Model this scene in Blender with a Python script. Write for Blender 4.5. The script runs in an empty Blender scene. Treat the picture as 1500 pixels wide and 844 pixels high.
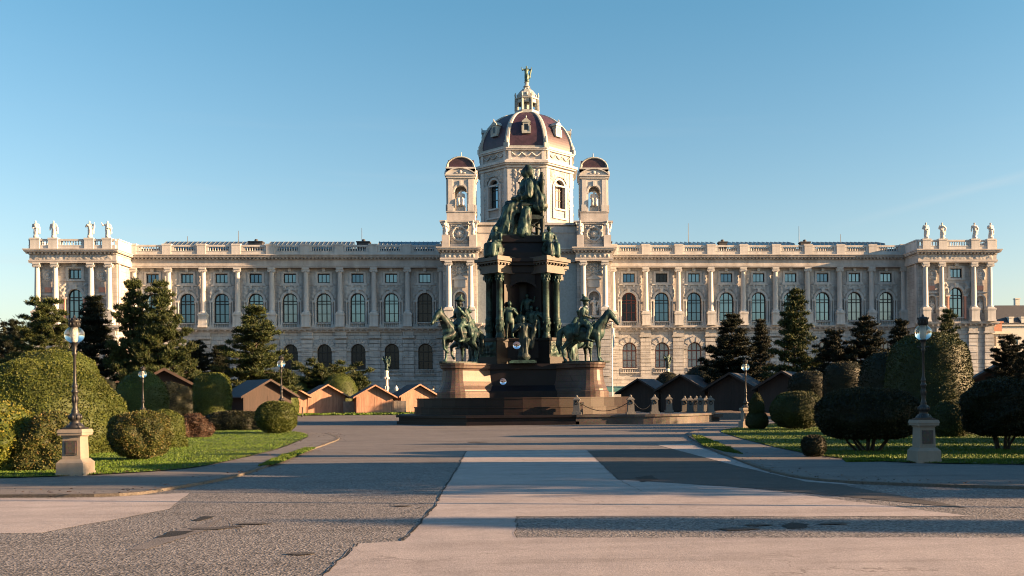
import bpy, bmesh, math, random
import numpy as np
from mathutils import Vector, Matrix, noise
R = math.radians
PI = math.pi
scn = bpy.context.scene
col = scn.collection

# ------------------------------------------------------------------ camera, sky, sun, exposure
FPX, CX, YAW, PPX, HZ, EYE, ROLL = 1394.0, 0.77, R(3.3), 861.0, 583.4, 1.75, R(0.5)
cam = bpy.data.cameras.new('camera')
cam.sensor_width = 36
cam.lens = FPX / 1500 * 36
cam.shift_x = (750 - PPX) / 1500
cam.shift_y = (HZ - 422) / 1500
cam.clip_start = 0.1
cam.clip_end = 6000
co = bpy.data.objects.new('camera', cam)
col.objects.link(co)
_r = Vector((math.cos(YAW), -math.sin(YAW), 0)); _f = Vector((math.sin(YAW), math.cos(YAW), 0)); _u = Vector((0, 0, 1))
_up = _u * math.cos(ROLL) + _r * math.sin(ROLL)
_rt = _r * math.cos(ROLL) - _u * math.sin(ROLL)
M = Matrix((( _rt.x, _up.x, -_f.x, CX), (_rt.y, _up.y, -_f.y, 0), (_rt.z, _up.z, -_f.z, EYE), (0, 0, 0, 1)))
co.matrix_world = M
scn.camera = co

SUN_EL, SUN_AZ = R(13.5), R(11.0)          # azimuth: degrees in front of the facade, sun on the right
world = bpy.data.worlds.new('World')
scn.world = world
world.use_nodes = True
wn = world.node_tree.nodes; wl = world.node_tree.links
sky = wn.new('ShaderNodeTexSky'); sky.sky_type = 'NISHITA'; sky.sun_disc = False
sky.sun_elevation = SUN_EL
sky.sun_rotation = R(90) + SUN_AZ           # clockwise from +Y
sky.altitude = 150; sky.air_density = 1.0; sky.dust_density = 1.6; sky.ozone_density = 2.0
bg = wn['Background']; bg.inputs['Strength'].default_value = 0.05
hs = wn.new('ShaderNodeMixRGB'); hs.blend_type = 'MULTIPLY'; hs.inputs[0].default_value = 1; 
# the air near the horizon is hazier and whiter than the deep blue overhead
wtc = wn.new('ShaderNodeTexCoord'); wsp = wn.new('ShaderNodeSeparateXYZ'); wrp = wn.new('ShaderNodeValToRGB')
wl.new(wtc.outputs['Generated'], wsp.inputs[0]); wl.new(wsp.outputs[2], wrp.inputs[0]); wl.new(wrp.outputs[0], hs.inputs[2])
_e = wrp.color_ramp.elements; _e[0].position = .0; _e[0].color = (1.24, 1.06, .95, 1); _e[1].position = 1.0; _e[1].color = (.48, .96, 1.12, 1)
for _p, _c in ((.10, (1.16, 1.06, .96)), (.22, (.92, 1.04, .98)), (.38, (.65, 1.01, 1.0))):
    _k = _e.new(_p); _k.color = (*_c, 1)
wl.new(sky.outputs[0], hs.inputs[1])
# faint high cloud wisps and an old contrail low on the right
wmp = wn.new('ShaderNodeMapping'); wmp.inputs['Rotation'].default_value = (R(4), R(-24), R(20)); wmp.inputs['Scale'].default_value = (1.6, 1.6, 26)
wl.new(wtc.outputs['Generated'], wmp.inputs['Vector'])
wnz = wn.new('ShaderNodeTexNoise'); wnz.inputs['Scale'].default_value = 1.3; wnz.inputs['Detail'].default_value = 5; wnz.inputs['Roughness'].default_value = .55
wl.new(wmp.outputs[0], wnz.inputs['Vector'])
wcr = wn.new('ShaderNodeValToRGB'); wl.new(wnz.outputs['Fac'], wcr.inputs[0])
wcr.color_ramp.elements[0].position = .56; wcr.color_ramp.elements[0].color = (0, 0, 0, 1); wcr.color_ramp.elements[1].position = .80; wcr.color_ramp.elements[1].color = (.30, .30, .30, 1)
wlo = wn.new('ShaderNodeMapRange'); wlo.inputs[1].default_value = .02; wlo.inputs[2].default_value = .32; wlo.inputs[3].default_value = 1; wlo.inputs[4].default_value = 0
wl.new(wsp.outputs[2], wlo.inputs[0])
wml = wn.new('ShaderNodeMath'); wml.operation = 'MULTIPLY'; wl.new(wcr.outputs[0], wml.inputs[0]); wl.new(wlo.outputs[0], wml.inputs[1])
wmx = wn.new('ShaderNodeMixRGB'); wl.new(wml.outputs[0], wmx.inputs[0]); wl.new(hs.outputs[0], wmx.inputs[1]); wmx.inputs[2].default_value = (3.2, 3.3, 3.3, 1)
# contrail: a thin band along a great circle through two directions on the right
_d1, _d2 = Vector((.322, .983, .178)).normalized(), Vector((.515, .972, .2305)).normalized(); _n = _d1.cross(_d2).normalized()
wdt = wn.new('ShaderNodeVectorMath'); wdt.operation = 'DOT_PRODUCT'; wl.new(wtc.outputs['Generated'], wdt.inputs[0]); wdt.inputs[1].default_value = _n
wab = wn.new('ShaderNodeMath'); wab.operation = 'ABSOLUTE'; wl.new(wdt.outputs['Value'], wab.inputs[0])
wbr = wn.new('ShaderNodeMapRange'); wbr.inputs[1].default_value = 0; wbr.inputs[2].default_value = .006; wbr.inputs[3].default_value = .13; wbr.inputs[4].default_value = 0; wl.new(wab.outputs[0], wbr.inputs[0])
wxr = wn.new('ShaderNodeMapRange'); wxr.inputs[1].default_value = .29; wxr.inputs[2].default_value = .40; wl.new(wsp.outputs[0], wxr.inputs[0])
wm2 = wn.new('ShaderNodeMath'); wm2.operation = 'MULTIPLY'; wl.new(wbr.outputs[0], wm2.inputs[0]); wl.new(wxr.outputs[0], wm2.inputs[1])
wm3 = wn.new('ShaderNodeMixRGB'); wl.new(wm2.outputs[0], wm3.inputs[0]); wl.new(wmx.outputs[0], wm3.inputs[1]); wm3.inputs[2].default_value = (3.4, 3.5, 3.5, 1)
wl.new(wm3.outputs[0], bg.inputs['Color'])
sl = bpy.data.lights.new('sun', 'SUN'); sl.energy = 5.0; sl.angle = R(0.5); sl.color = (1.0, 0.60, 0.30)
so = bpy.data.objects.new('sun', sl); col.objects.link(so)
sd = Vector((math.cos(SUN_AZ) * math.cos(SUN_EL), -math.sin(SUN_AZ) * math.cos(SUN_EL), math.sin(SUN_EL)))
so.rotation_euler = sd.to_track_quat('Z', 'Y').to_euler()
so.location = (60, -20, 60)
scn.view_settings.view_transform = 'Standard'
scn.view_settings.look = 'None'
scn.view_settings.exposure = 2.22
scn.view_settings.gamma = 1.0
scn.view_settings.use_curve_mapping = False
scn.cycles.filter_width = 1.05

# ------------------------------------------------------------------ placing helpers
def ray(px, py):
    a0 = px - PPX; b0 = HZ - py
    a = a0 * math.cos(ROLL) + b0 * math.sin(ROLL); b = -a0 * math.sin(ROLL) + b0 * math.cos(ROLL)
    return Vector((math.cos(YAW) * a / FPX + math.sin(YAW), -math.sin(YAW) * a / FPX + math.cos(YAW), b / FPX))
def G(px, py, z=0.0):
    d = ray(px, py); t = (z - EYE) / d.z
    return (CX + d.x * t, d.y * t)
def AT(px, py, Y):
    d = ray(px, py); t = Y / d.y
    return Vector((CX + d.x * t, Y, EYE + d.z * t))

# ------------------------------------------------------------------ mesh builder
class MB:
    def __init__(s):
        s.v = []; s.f = []; s.M = None; s.sm = []
    def add(s, vs, fs, smooth=False):
        o = len(s.v)
        if s.M is not None:
            vs = [s.M @ Vector(v) for v in vs]
        s.v += [tuple(v) for v in vs]
        s.f += [tuple(i + o for i in f) for f in fs]
        s.sm += [smooth] * len(fs)
        return s
    def quad(s, a, b, c, d): return s.add([a, b, c, d], [(0, 1, 2, 3)])
    def box(s, x0, x1, y0, y1, z0, z1):
        vs = [(x0, y0, z0), (x1, y0, z0), (x1, y1, z0), (x0, y1, z0), (x0, y0, z1), (x1, y0, z1), (x1, y1, z1), (x0, y1, z1)]
        return s.add(vs, [(0, 3, 2, 1), (4, 5, 6, 7), (0, 1, 5, 4), (1, 2, 6, 5), (2, 3, 7, 6), (3, 0, 4, 7)])
    def obox(s, cx, cy, z0, z1, wx, wy, rz, wx2=None, wy2=None):
        c, q = math.cos(rz), math.sin(rz); vs = []
        wx2 = wx if wx2 is None else wx2; wy2 = wy if wy2 is None else wy2
        for z, ax, ay in ((z0, wx, wy), (z1, wx2, wy2)):
            for sx, sy in ((-1, -1), (1, -1), (1, 1), (-1, 1)):
                x, y = sx * ax / 2, sy * ay / 2
                vs.append((cx + x * c - y * q, cy + x * q + y * c, z))
        return s.add(vs, [(0, 3, 2, 1), (4, 5, 6, 7), (0, 1, 5, 4), (1, 2, 6, 5), (2, 3, 7, 6), (3, 0, 4, 7)])
    def prism(s, poly, z0, z1):
        n = len(poly)
        vs = [(x, y, z0) for x, y in poly] + [(x, y, z1) for x, y in poly]
        fs = [tuple(range(n - 1, -1, -1)), tuple(range(n, 2 * n))] + [(i, (i + 1) % n, n + (i + 1) % n, n + i) for i in range(n)]
        return s.add(vs, fs)
    def rings(s, rs, cap0=True, cap1=True, smooth=True, closed=True):
        n = len(rs[0]); vs = [p for r in rs for p in r]; fs = []
        for k in range(len(rs) - 1):
            for i in range(n if closed else n - 1):
                j = (i + 1) % n
                fs.append((k * n + i, k * n + j, (k + 1) * n + j, (k + 1) * n + i))
        s.add(vs, fs, smooth)
        if cap0: s.add(rs[0][::-1], [tuple(range(n))])
        if cap1: s.add(rs[-1], [tuple(range(n))])
        return s
    def lathe(s, prof, cx=0, cy=0, n=16, smooth=True, sx=1, sy=1, a0=0):
        rs = [[(cx + sx * r * math.cos(a0 + 2 * PI * i / n), cy + sy * r * math.sin(a0 + 2 * PI * i / n), z) for i in range(n)] for r, z in prof]
        return s.rings(rs, smooth=smooth)
    def tube(s, p0, p1, r0, r1=None, n=8):
        r1 = r0 if r1 is None else r1
        p0, p1 = Vector(p0), Vector(p1); d = (p1 - p0)
        if d.length < 1e-6: return s
        q = d.to_track_quat('Z', 'Y'); rs = []
        for p, r in ((p0, r0), (p1, r1)):
            rs.append([tuple(p + q @ Vector((r * math.cos(2 * PI * i / n), r * math.sin(2 * PI * i / n), 0))) for i in range(n)])
        return s.rings(rs)
    def cap(s, p0, p1, r0, r1=None, n=10):
        r1 = r0 if r1 is None else r1
        p0, p1 = Vector(p0), Vector(p1); d = p1 - p0; L = max(d.length, 1e-5)
        q = d.to_track_quat('Z', 'Y'); rs = []
        for k in range(0, 5):
            a = -PI / 2 + k * PI / 8 + 0.02
            rs.append((r0 * math.cos(a), r0 * math.sin(a)))
        for k in range(0, 5):
            a = k * PI / 8 - (0.02 if k == 4 else 0)
            rs.append((r1 * math.cos(a), L + r1 * math.sin(a)))
        return s.rings([[tuple(p0 + q @ Vector((r * math.cos(2 * PI * i / n), r * math.sin(2 * PI * i / n), z))) for i in range(n)] for r, z in rs])
    def ell(s, c, r, rot=None, n=14, m=10):
        c = Vector(c); rs = []
        for k in range(m + 1):
            a = -PI / 2 + PI * k / m; a = max(-PI / 2 + .03, min(PI / 2 - .03, a)); ring = []
            for i in range(n):
                p = Vector((r[0] * math.cos(a) * math.cos(2 * PI * i / n), r[1] * math.cos(a) * math.sin(2 * PI * i / n), r[2] * math.sin(a)))
                if rot is not None: p = rot @ p
                ring.append(tuple(c + p))
            rs.append(ring)
        return s.rings(rs)
    def mesh(s, name):
        me = bpy.data.meshes.new(name)
        me.from_pydata(s.v, [], s.f)
        if any(s.sm): me.polygons.foreach_set('use_smooth', s.sm)
        me.update()
        return me
    def build(s, name, mat, parent=None, loc=None):
        return link(name, s.mesh(name), mat, parent, loc)

def link(name, me, mat, parent=None, loc=None):
    if mat is not None and not me.materials: me.materials.append(mat)
    o = bpy.data.objects.new(name, me); col.objects.link(o)
    if parent is not None: o.parent = parent
    if loc is not None: o.location = loc
    return o
def tag(o, label=None, cat=None, group=None, kind=None):
    if label: o['label'] = label
    if cat: o['category'] = cat
    if group: o['group'] = group
    if kind: o['kind'] = kind
    return o
def thing(name, loc, label, cat, rz=0, group=None):
    o = bpy.data.objects.new(name, None); col.objects.link(o)
    o.empty_display_size = .3
    o.location = loc; o.rotation_euler = (0, 0, rz)
    return tag(o, label, cat, group)
def dup(root, loc, rz=None, label=None, scale=None):
    r = root.copy(); col.objects.link(r); r.location = loc
    if rz is not None: r.rotation_euler = (0, 0, rz)
    if label: r['label'] = label
    if scale is not None: r.scale = scale if not isinstance(scale, (int, float)) else (scale,) * 3
    for ch in list(root.children):
        c = ch.copy(); col.objects.link(c); c.parent = r
        for g in list(ch.children):
            d = g.copy(); col.objects.link(d); d.parent = c
    return r

# ------------------------------------------------------------------ materials
class NT:
    def __init__(s, name):
        s.m = bpy.data.materials.new(name); s.m.use_nodes = True
        s.t = s.m.node_tree; s.p = s.t.nodes['Principled BSDF']; s.out = s.t.nodes['Material Output']
        s.co = s.t.nodes.new('ShaderNodeTexCoord')
    def n(s, typ, **kw):
        x = s.t.nodes.new('ShaderNode' + typ)
        for k, v in kw.items(): setattr(x, k, v)
        return x
    def l(s, a, b): s.t.links.new(a, b)
    def noise(s, scale, detail=4, rough=.55, vec=None, dist=0):
        x = s.n('TexNoise'); x.inputs['Scale'].default_value = scale; x.inputs['Detail'].default_value = detail
        x.inputs['Roughness'].default_value = rough; x.inputs['Distortion'].default_value = dist
        s.l(vec if vec is not None else s.co.outputs['Object'], x.inputs['Vector']); return x.outputs['Fac']
    def ramp(s, fac, pts):
        x = s.n('ValToRGB'); e = x.color_ramp.elements
        while len(e) > 1: e.remove(e[0])
        e[0].position = pts[0][0]; e[0].color = (*pts[0][1], 1)
        for p, c in pts[1:]:
            k = e.new(p); k.color = (*c, 1)
        s.l(fac, x.inputs[0]); return x.outputs[0]
    def mix(s, fac, a, b, mode='MIX'):
        x = s.n('MixRGB', blend_type=mode)
        for i, v in enumerate((fac, a, b)):
            if isinstance(v, (int, float)): x.inputs[i].default_value = v if i == 0 else (v, v, v, 1)
            elif isinstance(v, tuple): x.inputs[i].default_value = (*v, 1)
            else: s.l(v, x.inputs[i])
        return x.outputs[0]
    def math(s, op, a, b=0.0):
        x = s.n('Math', operation=op)
        for i, v in enumerate((a, b)):
            if isinstance(v, (int, float)): x.inputs[i].default_value = v
            else: s.l(v, x.inputs[i])
        return x.outputs[0]
    def color(s, c):
        if isinstance(c, tuple): s.p.inputs['Base Color'].default_value = (*c, 1)
        else: s.l(c, s.p.inputs['Base Color'])
    def bump(s, h, strength=.3, dist=.05, prev=None):
        b = s.n('Bump'); b.inputs['Strength'].default_value = strength; b.inputs['Distance'].default_value = dist
        s.l(h, b.inputs['Height'])
        if prev is not None: s.l(prev, b.inputs['Normal'])
        s.l(b.outputs[0], s.p.inputs['Normal']); return b.outputs[0]
    def set(s, rough=.7, metal=0, spec=None):
        s.p.inputs['Roughness'].default_value = rough; s.p.inputs['Metallic'].default_value = metal
        if spec is not None: s.p.inputs['Specular IOR Level'].default_value = spec
        return s.m
MAT = {}
def stone(name, base, blocks=None, var=.25, bump=.25, joint=.6, rough=.85):
    m = NT(name)
    a = tuple(c * (1 - var) for c in base); b = tuple(min(1, c * (1 + var * .7)) for c in base)
    c1 = m.ramp(m.noise(.35, 6, .65), [(.3, a), (.7, b)])
    mp = m.n('Mapping'); mp.inputs['Scale'].default_value = (1.2, 1.2, .12); m.l(m.co.outputs['Object'], mp.inputs['Vector'])
    st = m.ramp(m.noise(1.0, 5, .6, mp.outputs[0]), [(.35, (.62, .6, .58)), (.62, (1, 1, 1))])
    c1 = m.mix(.5, c1, st, 'MULTIPLY')
    fine = m.noise(9, 5, .7)
    c1 = m.mix(.22, c1, m.ramp(fine, [(.3, (.7, .7, .7)), (.7, (1.15, 1.15, 1.15))]), 'MULTIPLY')
    nb = m.bump(fine, bump, .03)
    if blocks:
        sep = m.n('SeparateXYZ'); m.l(m.co.outputs['Object'], sep.inputs[0])
        cb = m.n('CombineXYZ'); m.l(m.math('ADD', sep.outputs[0], sep.outputs[1]), cb.inputs[0]); m.l(sep.outputs[2], cb.inputs[1])
        br = m.n('TexBrick'); br.inputs['Scale'].default_value = 1; br.inputs['Mortar Size'].default_value = .025
        br.inputs['Mortar Smooth'].default_value = .3
        br.inputs['Brick Width'].default_value = blocks[0]; br.inputs['Row Height'].default_value = blocks[1]
        br.inputs['Color1'].default_value = (.85, .85, .85, 1); br.inputs['Color2'].default_value = (1.08, 1.06, 1.04, 1); br.inputs['Mortar'].default_value = (.55, .53, .5, 1)
        m.l(cb.outputs[0], br.inputs['Vector'])
        c1 = m.mix(.8, c1, br.outputs['Color'], 'MULTIPLY')
        inv = m.math('SUBTRACT', 1.0, br.outputs['Fac'])
        m.bump(inv, joint, .08, nb)
    m.color(c1); MAT[name] = m.set(rough, spec=.3); return MAT[name]
STONE_C = (.43, .42, .42)
stone('stone', STONE_C)
stone('stone_smooth', (.48, .485, .49), var=.15)
stone('stone_blocks', STONE_C, (1.45, .62), joint=.5)
stone('stone_rustic', (.42, .43, .445), (1.5, .72), joint=1.0)
stone('relief_stone', (.42, .425, .43), var=.35, bump=.5)
stone('marble', (.56, .54, .52), var=.12)
stone('lamp_stone', (.235, .205, .175), var=.25)
stone('bollard_stone', (.13, .128, .125))
stone('granite_kerb', (.36, .31, .27), (2.2, 2.0), var=.2, joint=.4, rough=.6)
stone('plaque_pink', (.5, .27, .22), var=.1)

def granite(name, base, rough=.35, blocks=None):
    m = NT(name)
    v = m.n('TexVoronoi'); v.inputs['Scale'].default_value = 22; m.l(m.co.outputs['Object'], v.inputs['Vector'])
    c = m.mix(.25, m.ramp(m.noise(.8, 5), [(.3, tuple(x * .75 for x in base)), (.7, tuple(x * 1.3 for x in base))]), v.outputs['Color'], 'SOFT_LIGHT')
    if blocks:
        sep = m.n('SeparateXYZ'); m.l(m.co.outputs['Object'], sep.inputs[0])
        cb = m.n('CombineXYZ'); m.l(m.math('ADD', sep.outputs[0], m.math('MULTIPLY', sep.outputs[1], .7)), cb.inputs[0]); m.l(sep.outputs[2], cb.inputs[1])
        br = m.n('TexBrick'); br.inputs['Scale'].default_value = 1; br.inputs['Mortar Size'].default_value = .012
        br.inputs['Brick Width'].default_value = blocks[0]; br.inputs['Row Height'].default_value = blocks[1]
        br.inputs['Color1'].default_value = (.85, .85, .85, 1); br.inputs['Color2'].default_value = (1.05, 1.05, 1.05, 1); br.inputs['Mortar'].default_value = (.4, .4, .4, 1)
        m.l(cb.outputs[0], br.inputs['Vector']); c = m.mix(.8, c, br.outputs['Color'], 'MULTIPLY')
    m.color(c); m.bump(m.noise(14, 4), .08, .02)
    MAT[name] = m.set(rough, spec=.2); return MAT[name]
granite('granite_red', (.07, .05, .044), .42, (2.6, .42))
granite('granite_dark', (.009, .007, .009), .45)
granite('granite_brown', (.018, .012, .011), .5, (2.6, .42))
granite('granite_pale', (.068, .059, .055), .45)

def bronze(name, dark, green, thr=.5):
    m = NT(name)
    f = m.noise(1.3, 6, .68, dist=.6)
    c = m.ramp(f, [(thr - .14, dark), (thr + .02, tuple((a + b) / 2 for a, b in zip(dark, green))), (thr + .16, green)])
    mp = m.n('Mapping'); mp.inputs['Scale'].default_value = (4, 4, .5); m.l(m.co.outputs['Object'], mp.inputs['Vector'])
    c = m.mix(.5, c, m.ramp(m.noise(1.5, 4, .6, mp.outputs[0]), [(.35, (.45, .5, .5)), (.65, (1.1, 1.1, 1.1))]), 'MULTIPLY')
    m.color(c); m.bump(m.noise(10, 4), .2, .03)
    MAT[name] = m.set(.5, .15, .3); return MAT[name]
bronze('bronze', (.004, .010, .012), (.06, .125, .107), .54)
bronze('bronze_dark', (.008, .014, .016), (.028, .055, .052), .56)
bronze('bronze_gold', (.05, .07, .06), (.16, .24, .19), .5)

def plain(name, c, rough=.6, metal=0, var=.15, sc=3, bump=.1):
    m = NT(name)
    m.color(m.ramp(m.noise(sc, 5, .6), [(.3, tuple(x * (1 - var) for x in c)), (.7, tuple(min(1, x * (1 + var)) for x in c))]))
    if bump: m.bump(m.noise(sc * 6, 3), bump, .02)
    MAT[name] = m.set(rough, metal); return MAT[name]
plain('dome_copper', (.040, .019, .030), .5, 0, .35, 1.2, .15)
plain('dome_rib', (.30, .32, .31), .6, .0, .2)
plain('roof_metal', (.20, .24, .27), .45, .3)
plain('iron', (.018, .018, .02), .45, .4)
plain('iron_grey', (.028, .028, .03), .45, .5)
plain('frame_dark', (.006, .005, .006), .5)
plain('frame_red', (.10, .025, .018), .5)
plain('white_paint', (.72, .71, .68), .5)
plain('slate', (.04, .043, .052), .7, 0, .25, 4, .3)
plain('soil', (.075, .05, .035), .95, 0, .4, 5, .6)
plain('fence_wood', (.22, .20, .18), .8, 0, .25, 3, .2)
plain('bark', (.03, .024, .02), .9, 0, .35, 5, .6)
plain('pale_plaster', (.55, .54, .50), .8, 0, .1)
plain('cream_plaster', (.62, .55, .46), .8, 0, .1)
plain('brick_red', (.42, .19, .12), .8, 0, .1)
plain('tent_blue', (.42, .55, .62), .6, 0, .1)
plain('tarp_green', (.05, .16, .15), .6, 0, .1)
plain('curtain', (.70, .70, .68), .8, 0, .06)
plain('dark_room', (.012, .013, .018), .6, 0, .1)
# hut wood: vertical boards
def boards(name, base, w=.16):
    m = NT(name)
    sep = m.n('SeparateXYZ'); m.l(m.co.outputs['Object'], sep.inputs[0])
    s = m.math('ADD', sep.outputs[0], sep.outputs[1])
    fr = m.math('FRACT', m.math('DIVIDE', s, w)); fl = m.math('FLOOR', m.math('DIVIDE', s, w))
    wn_ = m.n('TexWhiteNoise', noise_dimensions='1D'); m.l(fl, wn_.inputs['W'])
    c = m.ramp(wn_.outputs['Value'], [(0, tuple(x * .8 for x in base)), (1, tuple(x * 1.12 for x in base))])
    mp = m.n('Mapping'); mp.inputs['Scale'].default_value = (5, 5, .6); m.l(m.co.outputs['Object'], mp.inputs['Vector'])
    c = m.mix(.7, c, m.ramp(m.noise(1.2, 5, .65, mp.outputs[0]), [(.3, (.55, .5, .46)), (.6, (1.05, 1.05, 1.05))]), 'MULTIPLY')
    edge = m.math('LESS_THAN', fr, .07); c = m.mix(edge, c, tuple(x * .4 for x in base))
    m.color(c); m.bump(m.math('SUBTRACT', 1.0, edge), .4, .02)
    MAT[name] = m.set(.75); return MAT[name]
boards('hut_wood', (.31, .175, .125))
boards('hut_wood_shaded', (.028, .014, .011))  # darker copy of the hut wood, with the huts' shade put into its colour

def glass_pane(name, tint, rough, metal):
    m = NT(name)
    c = m.ramp(m.noise(.4, 3), [(.3, tuple(x * .75 for x in tint)), (.7, tint)])
    m.color(c); m.bump(m.noise(1.1, 2), .05, .05)
    MAT[name] = m.set(rough, metal); return MAT[name]
glass_pane('pane_sky', (.20, .30, .36), .06, .9)
glass_pane('pane_sky_deep', (.12, .20, .27), .06, .9)
glass_pane('pane_blind', (.26, .33, .37), .12, .7)
glass_pane('pane_dark', (.006, .007, .012), .25, 0)
glass_pane('pane_curtain', (.34, .37, .39), .25, .45)
glass_pane('pane_amber', (.30, .24, .22), .15, .5)
glass_pane('roof_glass', (.13, .165, .19), .22, .6)
m = NT('lamp_glass'); m.color((.93, .93, .9)); m.p.inputs['Transmission Weight'].default_value = 1; m.p.inputs['IOR'].default_value = 1.45
MAT['lamp_glass'] = m.set(.04)
m = NT('bubble_film'); m.color((.95, .93, 1)); m.p.inputs['Transmission Weight'].default_value = 1; m.p.inputs['IOR'].default_value = 1.2
MAT['bubble_film'] = m.set(0.0)

def leaf(name, dark, light, hue2=None, sc=.8):
    m = NT(name)
    g = m.n('NewGeometry')
    c = m.ramp(g.outputs['Random Per Island'], [(0, dark), (.65, light), (1, hue2 or light)])
    c = m.mix(.7, c, m.ramp(m.noise(sc, 4, .6), [(.35, (.55, .55, .5)), (.65, (1.15, 1.15, 1.05))]), 'MULTIPLY')
    m.color(c)
    m.p.inputs['Subsurface Weight'].default_value = 0
    MAT[name] = m.set(.6, spec=.25); return MAT[name]
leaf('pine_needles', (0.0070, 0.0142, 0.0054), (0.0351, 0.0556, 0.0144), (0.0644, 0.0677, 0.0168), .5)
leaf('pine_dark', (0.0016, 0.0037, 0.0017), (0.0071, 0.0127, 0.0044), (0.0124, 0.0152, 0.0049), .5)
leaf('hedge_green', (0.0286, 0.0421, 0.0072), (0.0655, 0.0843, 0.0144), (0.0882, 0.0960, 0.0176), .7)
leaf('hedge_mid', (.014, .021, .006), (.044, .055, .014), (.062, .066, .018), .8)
leaf('hedge_shaded', (0.0034, 0.0054, 0.0019), (0.0142, 0.0185, 0.0054), (0.0232, 0.0232, 0.0068), .9)  # the deep shade of the garden is put into this leaf colour
leaf('shrub_yellow', (0.0270, 0.0450, 0.0072), (0.1140, 0.1275, 0.0180), (0.1800, 0.1500, 0.0240), 1.0)
leaf('shrub_brown', (0.0224, 0.0315, 0.0072), (0.0765, 0.0866, 0.0210), (0.1211, 0.0788, 0.0270), 1.2)
leaf('shrub_red', (0.0225, 0.0135, 0.0090), (0.0750, 0.0413, 0.0263), (0.1050, 0.0525, 0.0300), 1.2)
leaf('grass_blade', (0.0344, 0.0714, 0.0063), (0.0615, 0.1173, 0.0091), (0.0902, 0.1275, 0.0154), .25)

def ground_mat(name, base, speck, scale, bump, stain=.3):
    m = NT(name)
    v = m.n('TexVoronoi'); v.inputs['Scale'].default_value = scale; m.l(m.co.outputs['Object'], v.inputs['Vector'])
    sp = m.n('SeparateColor'); m.l(v.outputs['Color'], sp.inputs[0])
    c = m.ramp(sp.outputs[0], [(0, tuple(x * (1 - speck) for x in base)), (.5, base), (1, tuple(min(1, x * (1 + speck)) for x in base))])
    c = m.mix(stain, c, m.ramp(m.noise(.22, 6, .65), [(.3, (.55, .54, .53)), (.68, (1.15, 1.13, 1.1))]), 'MULTIPLY')
    c = m.mix(stain, c, m.ramp(m.noise(1.7, 5, .7), [(.35, (.7, .7, .7)), (.6, (1.08, 1.08, 1.08))]), 'MULTIPLY')
    c = m.mix(.5, c, m.ramp(m.noise(38, 3, .7), [(.3, (.7, .7, .7)), (.7, (1.2, 1.2, 1.2))]), 'MULTIPLY')
    mp = m.n('Mapping'); mp.inputs['Scale'].default_value = (.10, .9, 1); mp.inputs['Rotation'].default_value = (0, 0, R(8)); m.l(m.co.outputs['Object'], mp.inputs['Vector'])
    c = m.mix(stain * 1.2, c, m.ramp(m.noise(1.6, 6, .65, mp.outputs[0]), [(.36, (.62, .6, .58)), (.5, (1, 1, 1)), (.66, (1.12, 1.1, 1.08))]), 'MULTIPLY')
    # hairline cracks: thin dark lines along the edges of large irregular cells
    wv = m.n('TexVoronoi', feature='DISTANCE_TO_EDGE'); wv.inputs['Scale'].default_value = .28
    dn = m.n('TexNoise'); dn.inputs['Scale'].default_value = 2.2; dn.inputs['Detail'].default_value = 5; m.l(m.co.outputs['Object'], dn.inputs['Vector'])
    vm = m.n('VectorMath', operation='ADD'); m.l(m.co.outputs['Object'], vm.inputs[0]); m.l(dn.outputs['Color'], vm.inputs[1]); m.l(vm.outputs[0], wv.inputs['Vector'])
    ck = m.ramp(wv.outputs['Distance'], [(.0, (.35, .33, .32)), (.006, (1, 1, 1))])
    gate = m.ramp(m.noise(.35, 3), [(.50, (0, 0, 0)), (.60, (1, 1, 1))])
    c = m.mix(m.math('MULTIPLY', gate, .75), c, ck, 'MULTIPLY')
    h = m.mix(.5, v.outputs['Distance'], m.noise(scale * .8, 3))
    nb = m.bump(h, bump, .02)
    m.bump(m.noise(.9, 4), .12, .1, nb)
    m.color(c); MAT[name] = m.set(.85, spec=.25); return MAT[name]
ground_mat('asphalt_rough', (.145, .139, .142), .68, 36, .75)
ground_mat('concrete_smooth', (.295, .268, .27), .16, 60, .15, .4)
ground_mat('asphalt_worn', (.135, .128, .132), .22, 55, .2, .45)
ground_mat('asphalt_dark', (.062, .058, .058), .3, 45, .35, .4)
ground_mat('asphalt_patch', (.018, .018, .019), .4, 45, .4)
ground_mat('sidewalk', (.14, .132, .132), .22, 50, .25, .4)
ground_mat('kerb', (.11, .098, .088), .2, 40, .2)
ground_mat('lawn_soil', (.038, .068, .008), .4, 14, .5)
ground_mat('gravel_soil', (.05, .042, .034), .4, 25, .5)


# ------------------------------------------------------------------ ground
def sheet(name, pts, z, mat, kind='structure', sub=False):
    mb = MB(); mb.add([(x, y, z) for x, y in pts], [tuple(range(len(pts)))])
    return tag(mb.build(name, MAT[mat]), kind=kind)
def smooth_poly(pts, n=4):
    # Catmull-Rom along an open line
    P = [pts[0]] + list(pts) + [pts[-1]]; out = []
    for i in range(1, len(P) - 2):
        for k in range(n):
            t = k / n; q = []
            for j in (0, 1):
                a, b, c, d = P[i - 1][j], P[i][j], P[i + 1][j], P[i + 2][j]
                q.append(.5 * (2 * b + (c - a) * t + (2 * a - 5 * b + 4 * c - d) * t * t + (3 * b - a - 3 * c + d) * t ** 3))
            out.append(tuple(q))
    return out + [pts[-1]]
def gp(*pts): return [G(*p) for p in pts]
def ragged(pts, amp, seed, step=.35):
    rnd = random.Random(seed); out = []
    for i in range(len(pts)):
        a, b = Vector(pts[i]), Vector(pts[(i + 1) % len(pts)]); L = (b - a).length; n = min(60, max(1, int(L / step)))
        for k in range(n):
            p = a.lerp(b, k / n); s = amp if k else 0
            out.append((p.x + rnd.uniform(-s, s), p.y + rnd.uniform(-s, s)))
    return out
sheet('ground', [(-900, -60), (900, -60), (900, 2500), (-900, 2500)], -.02, 'gravel_soil')
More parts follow.
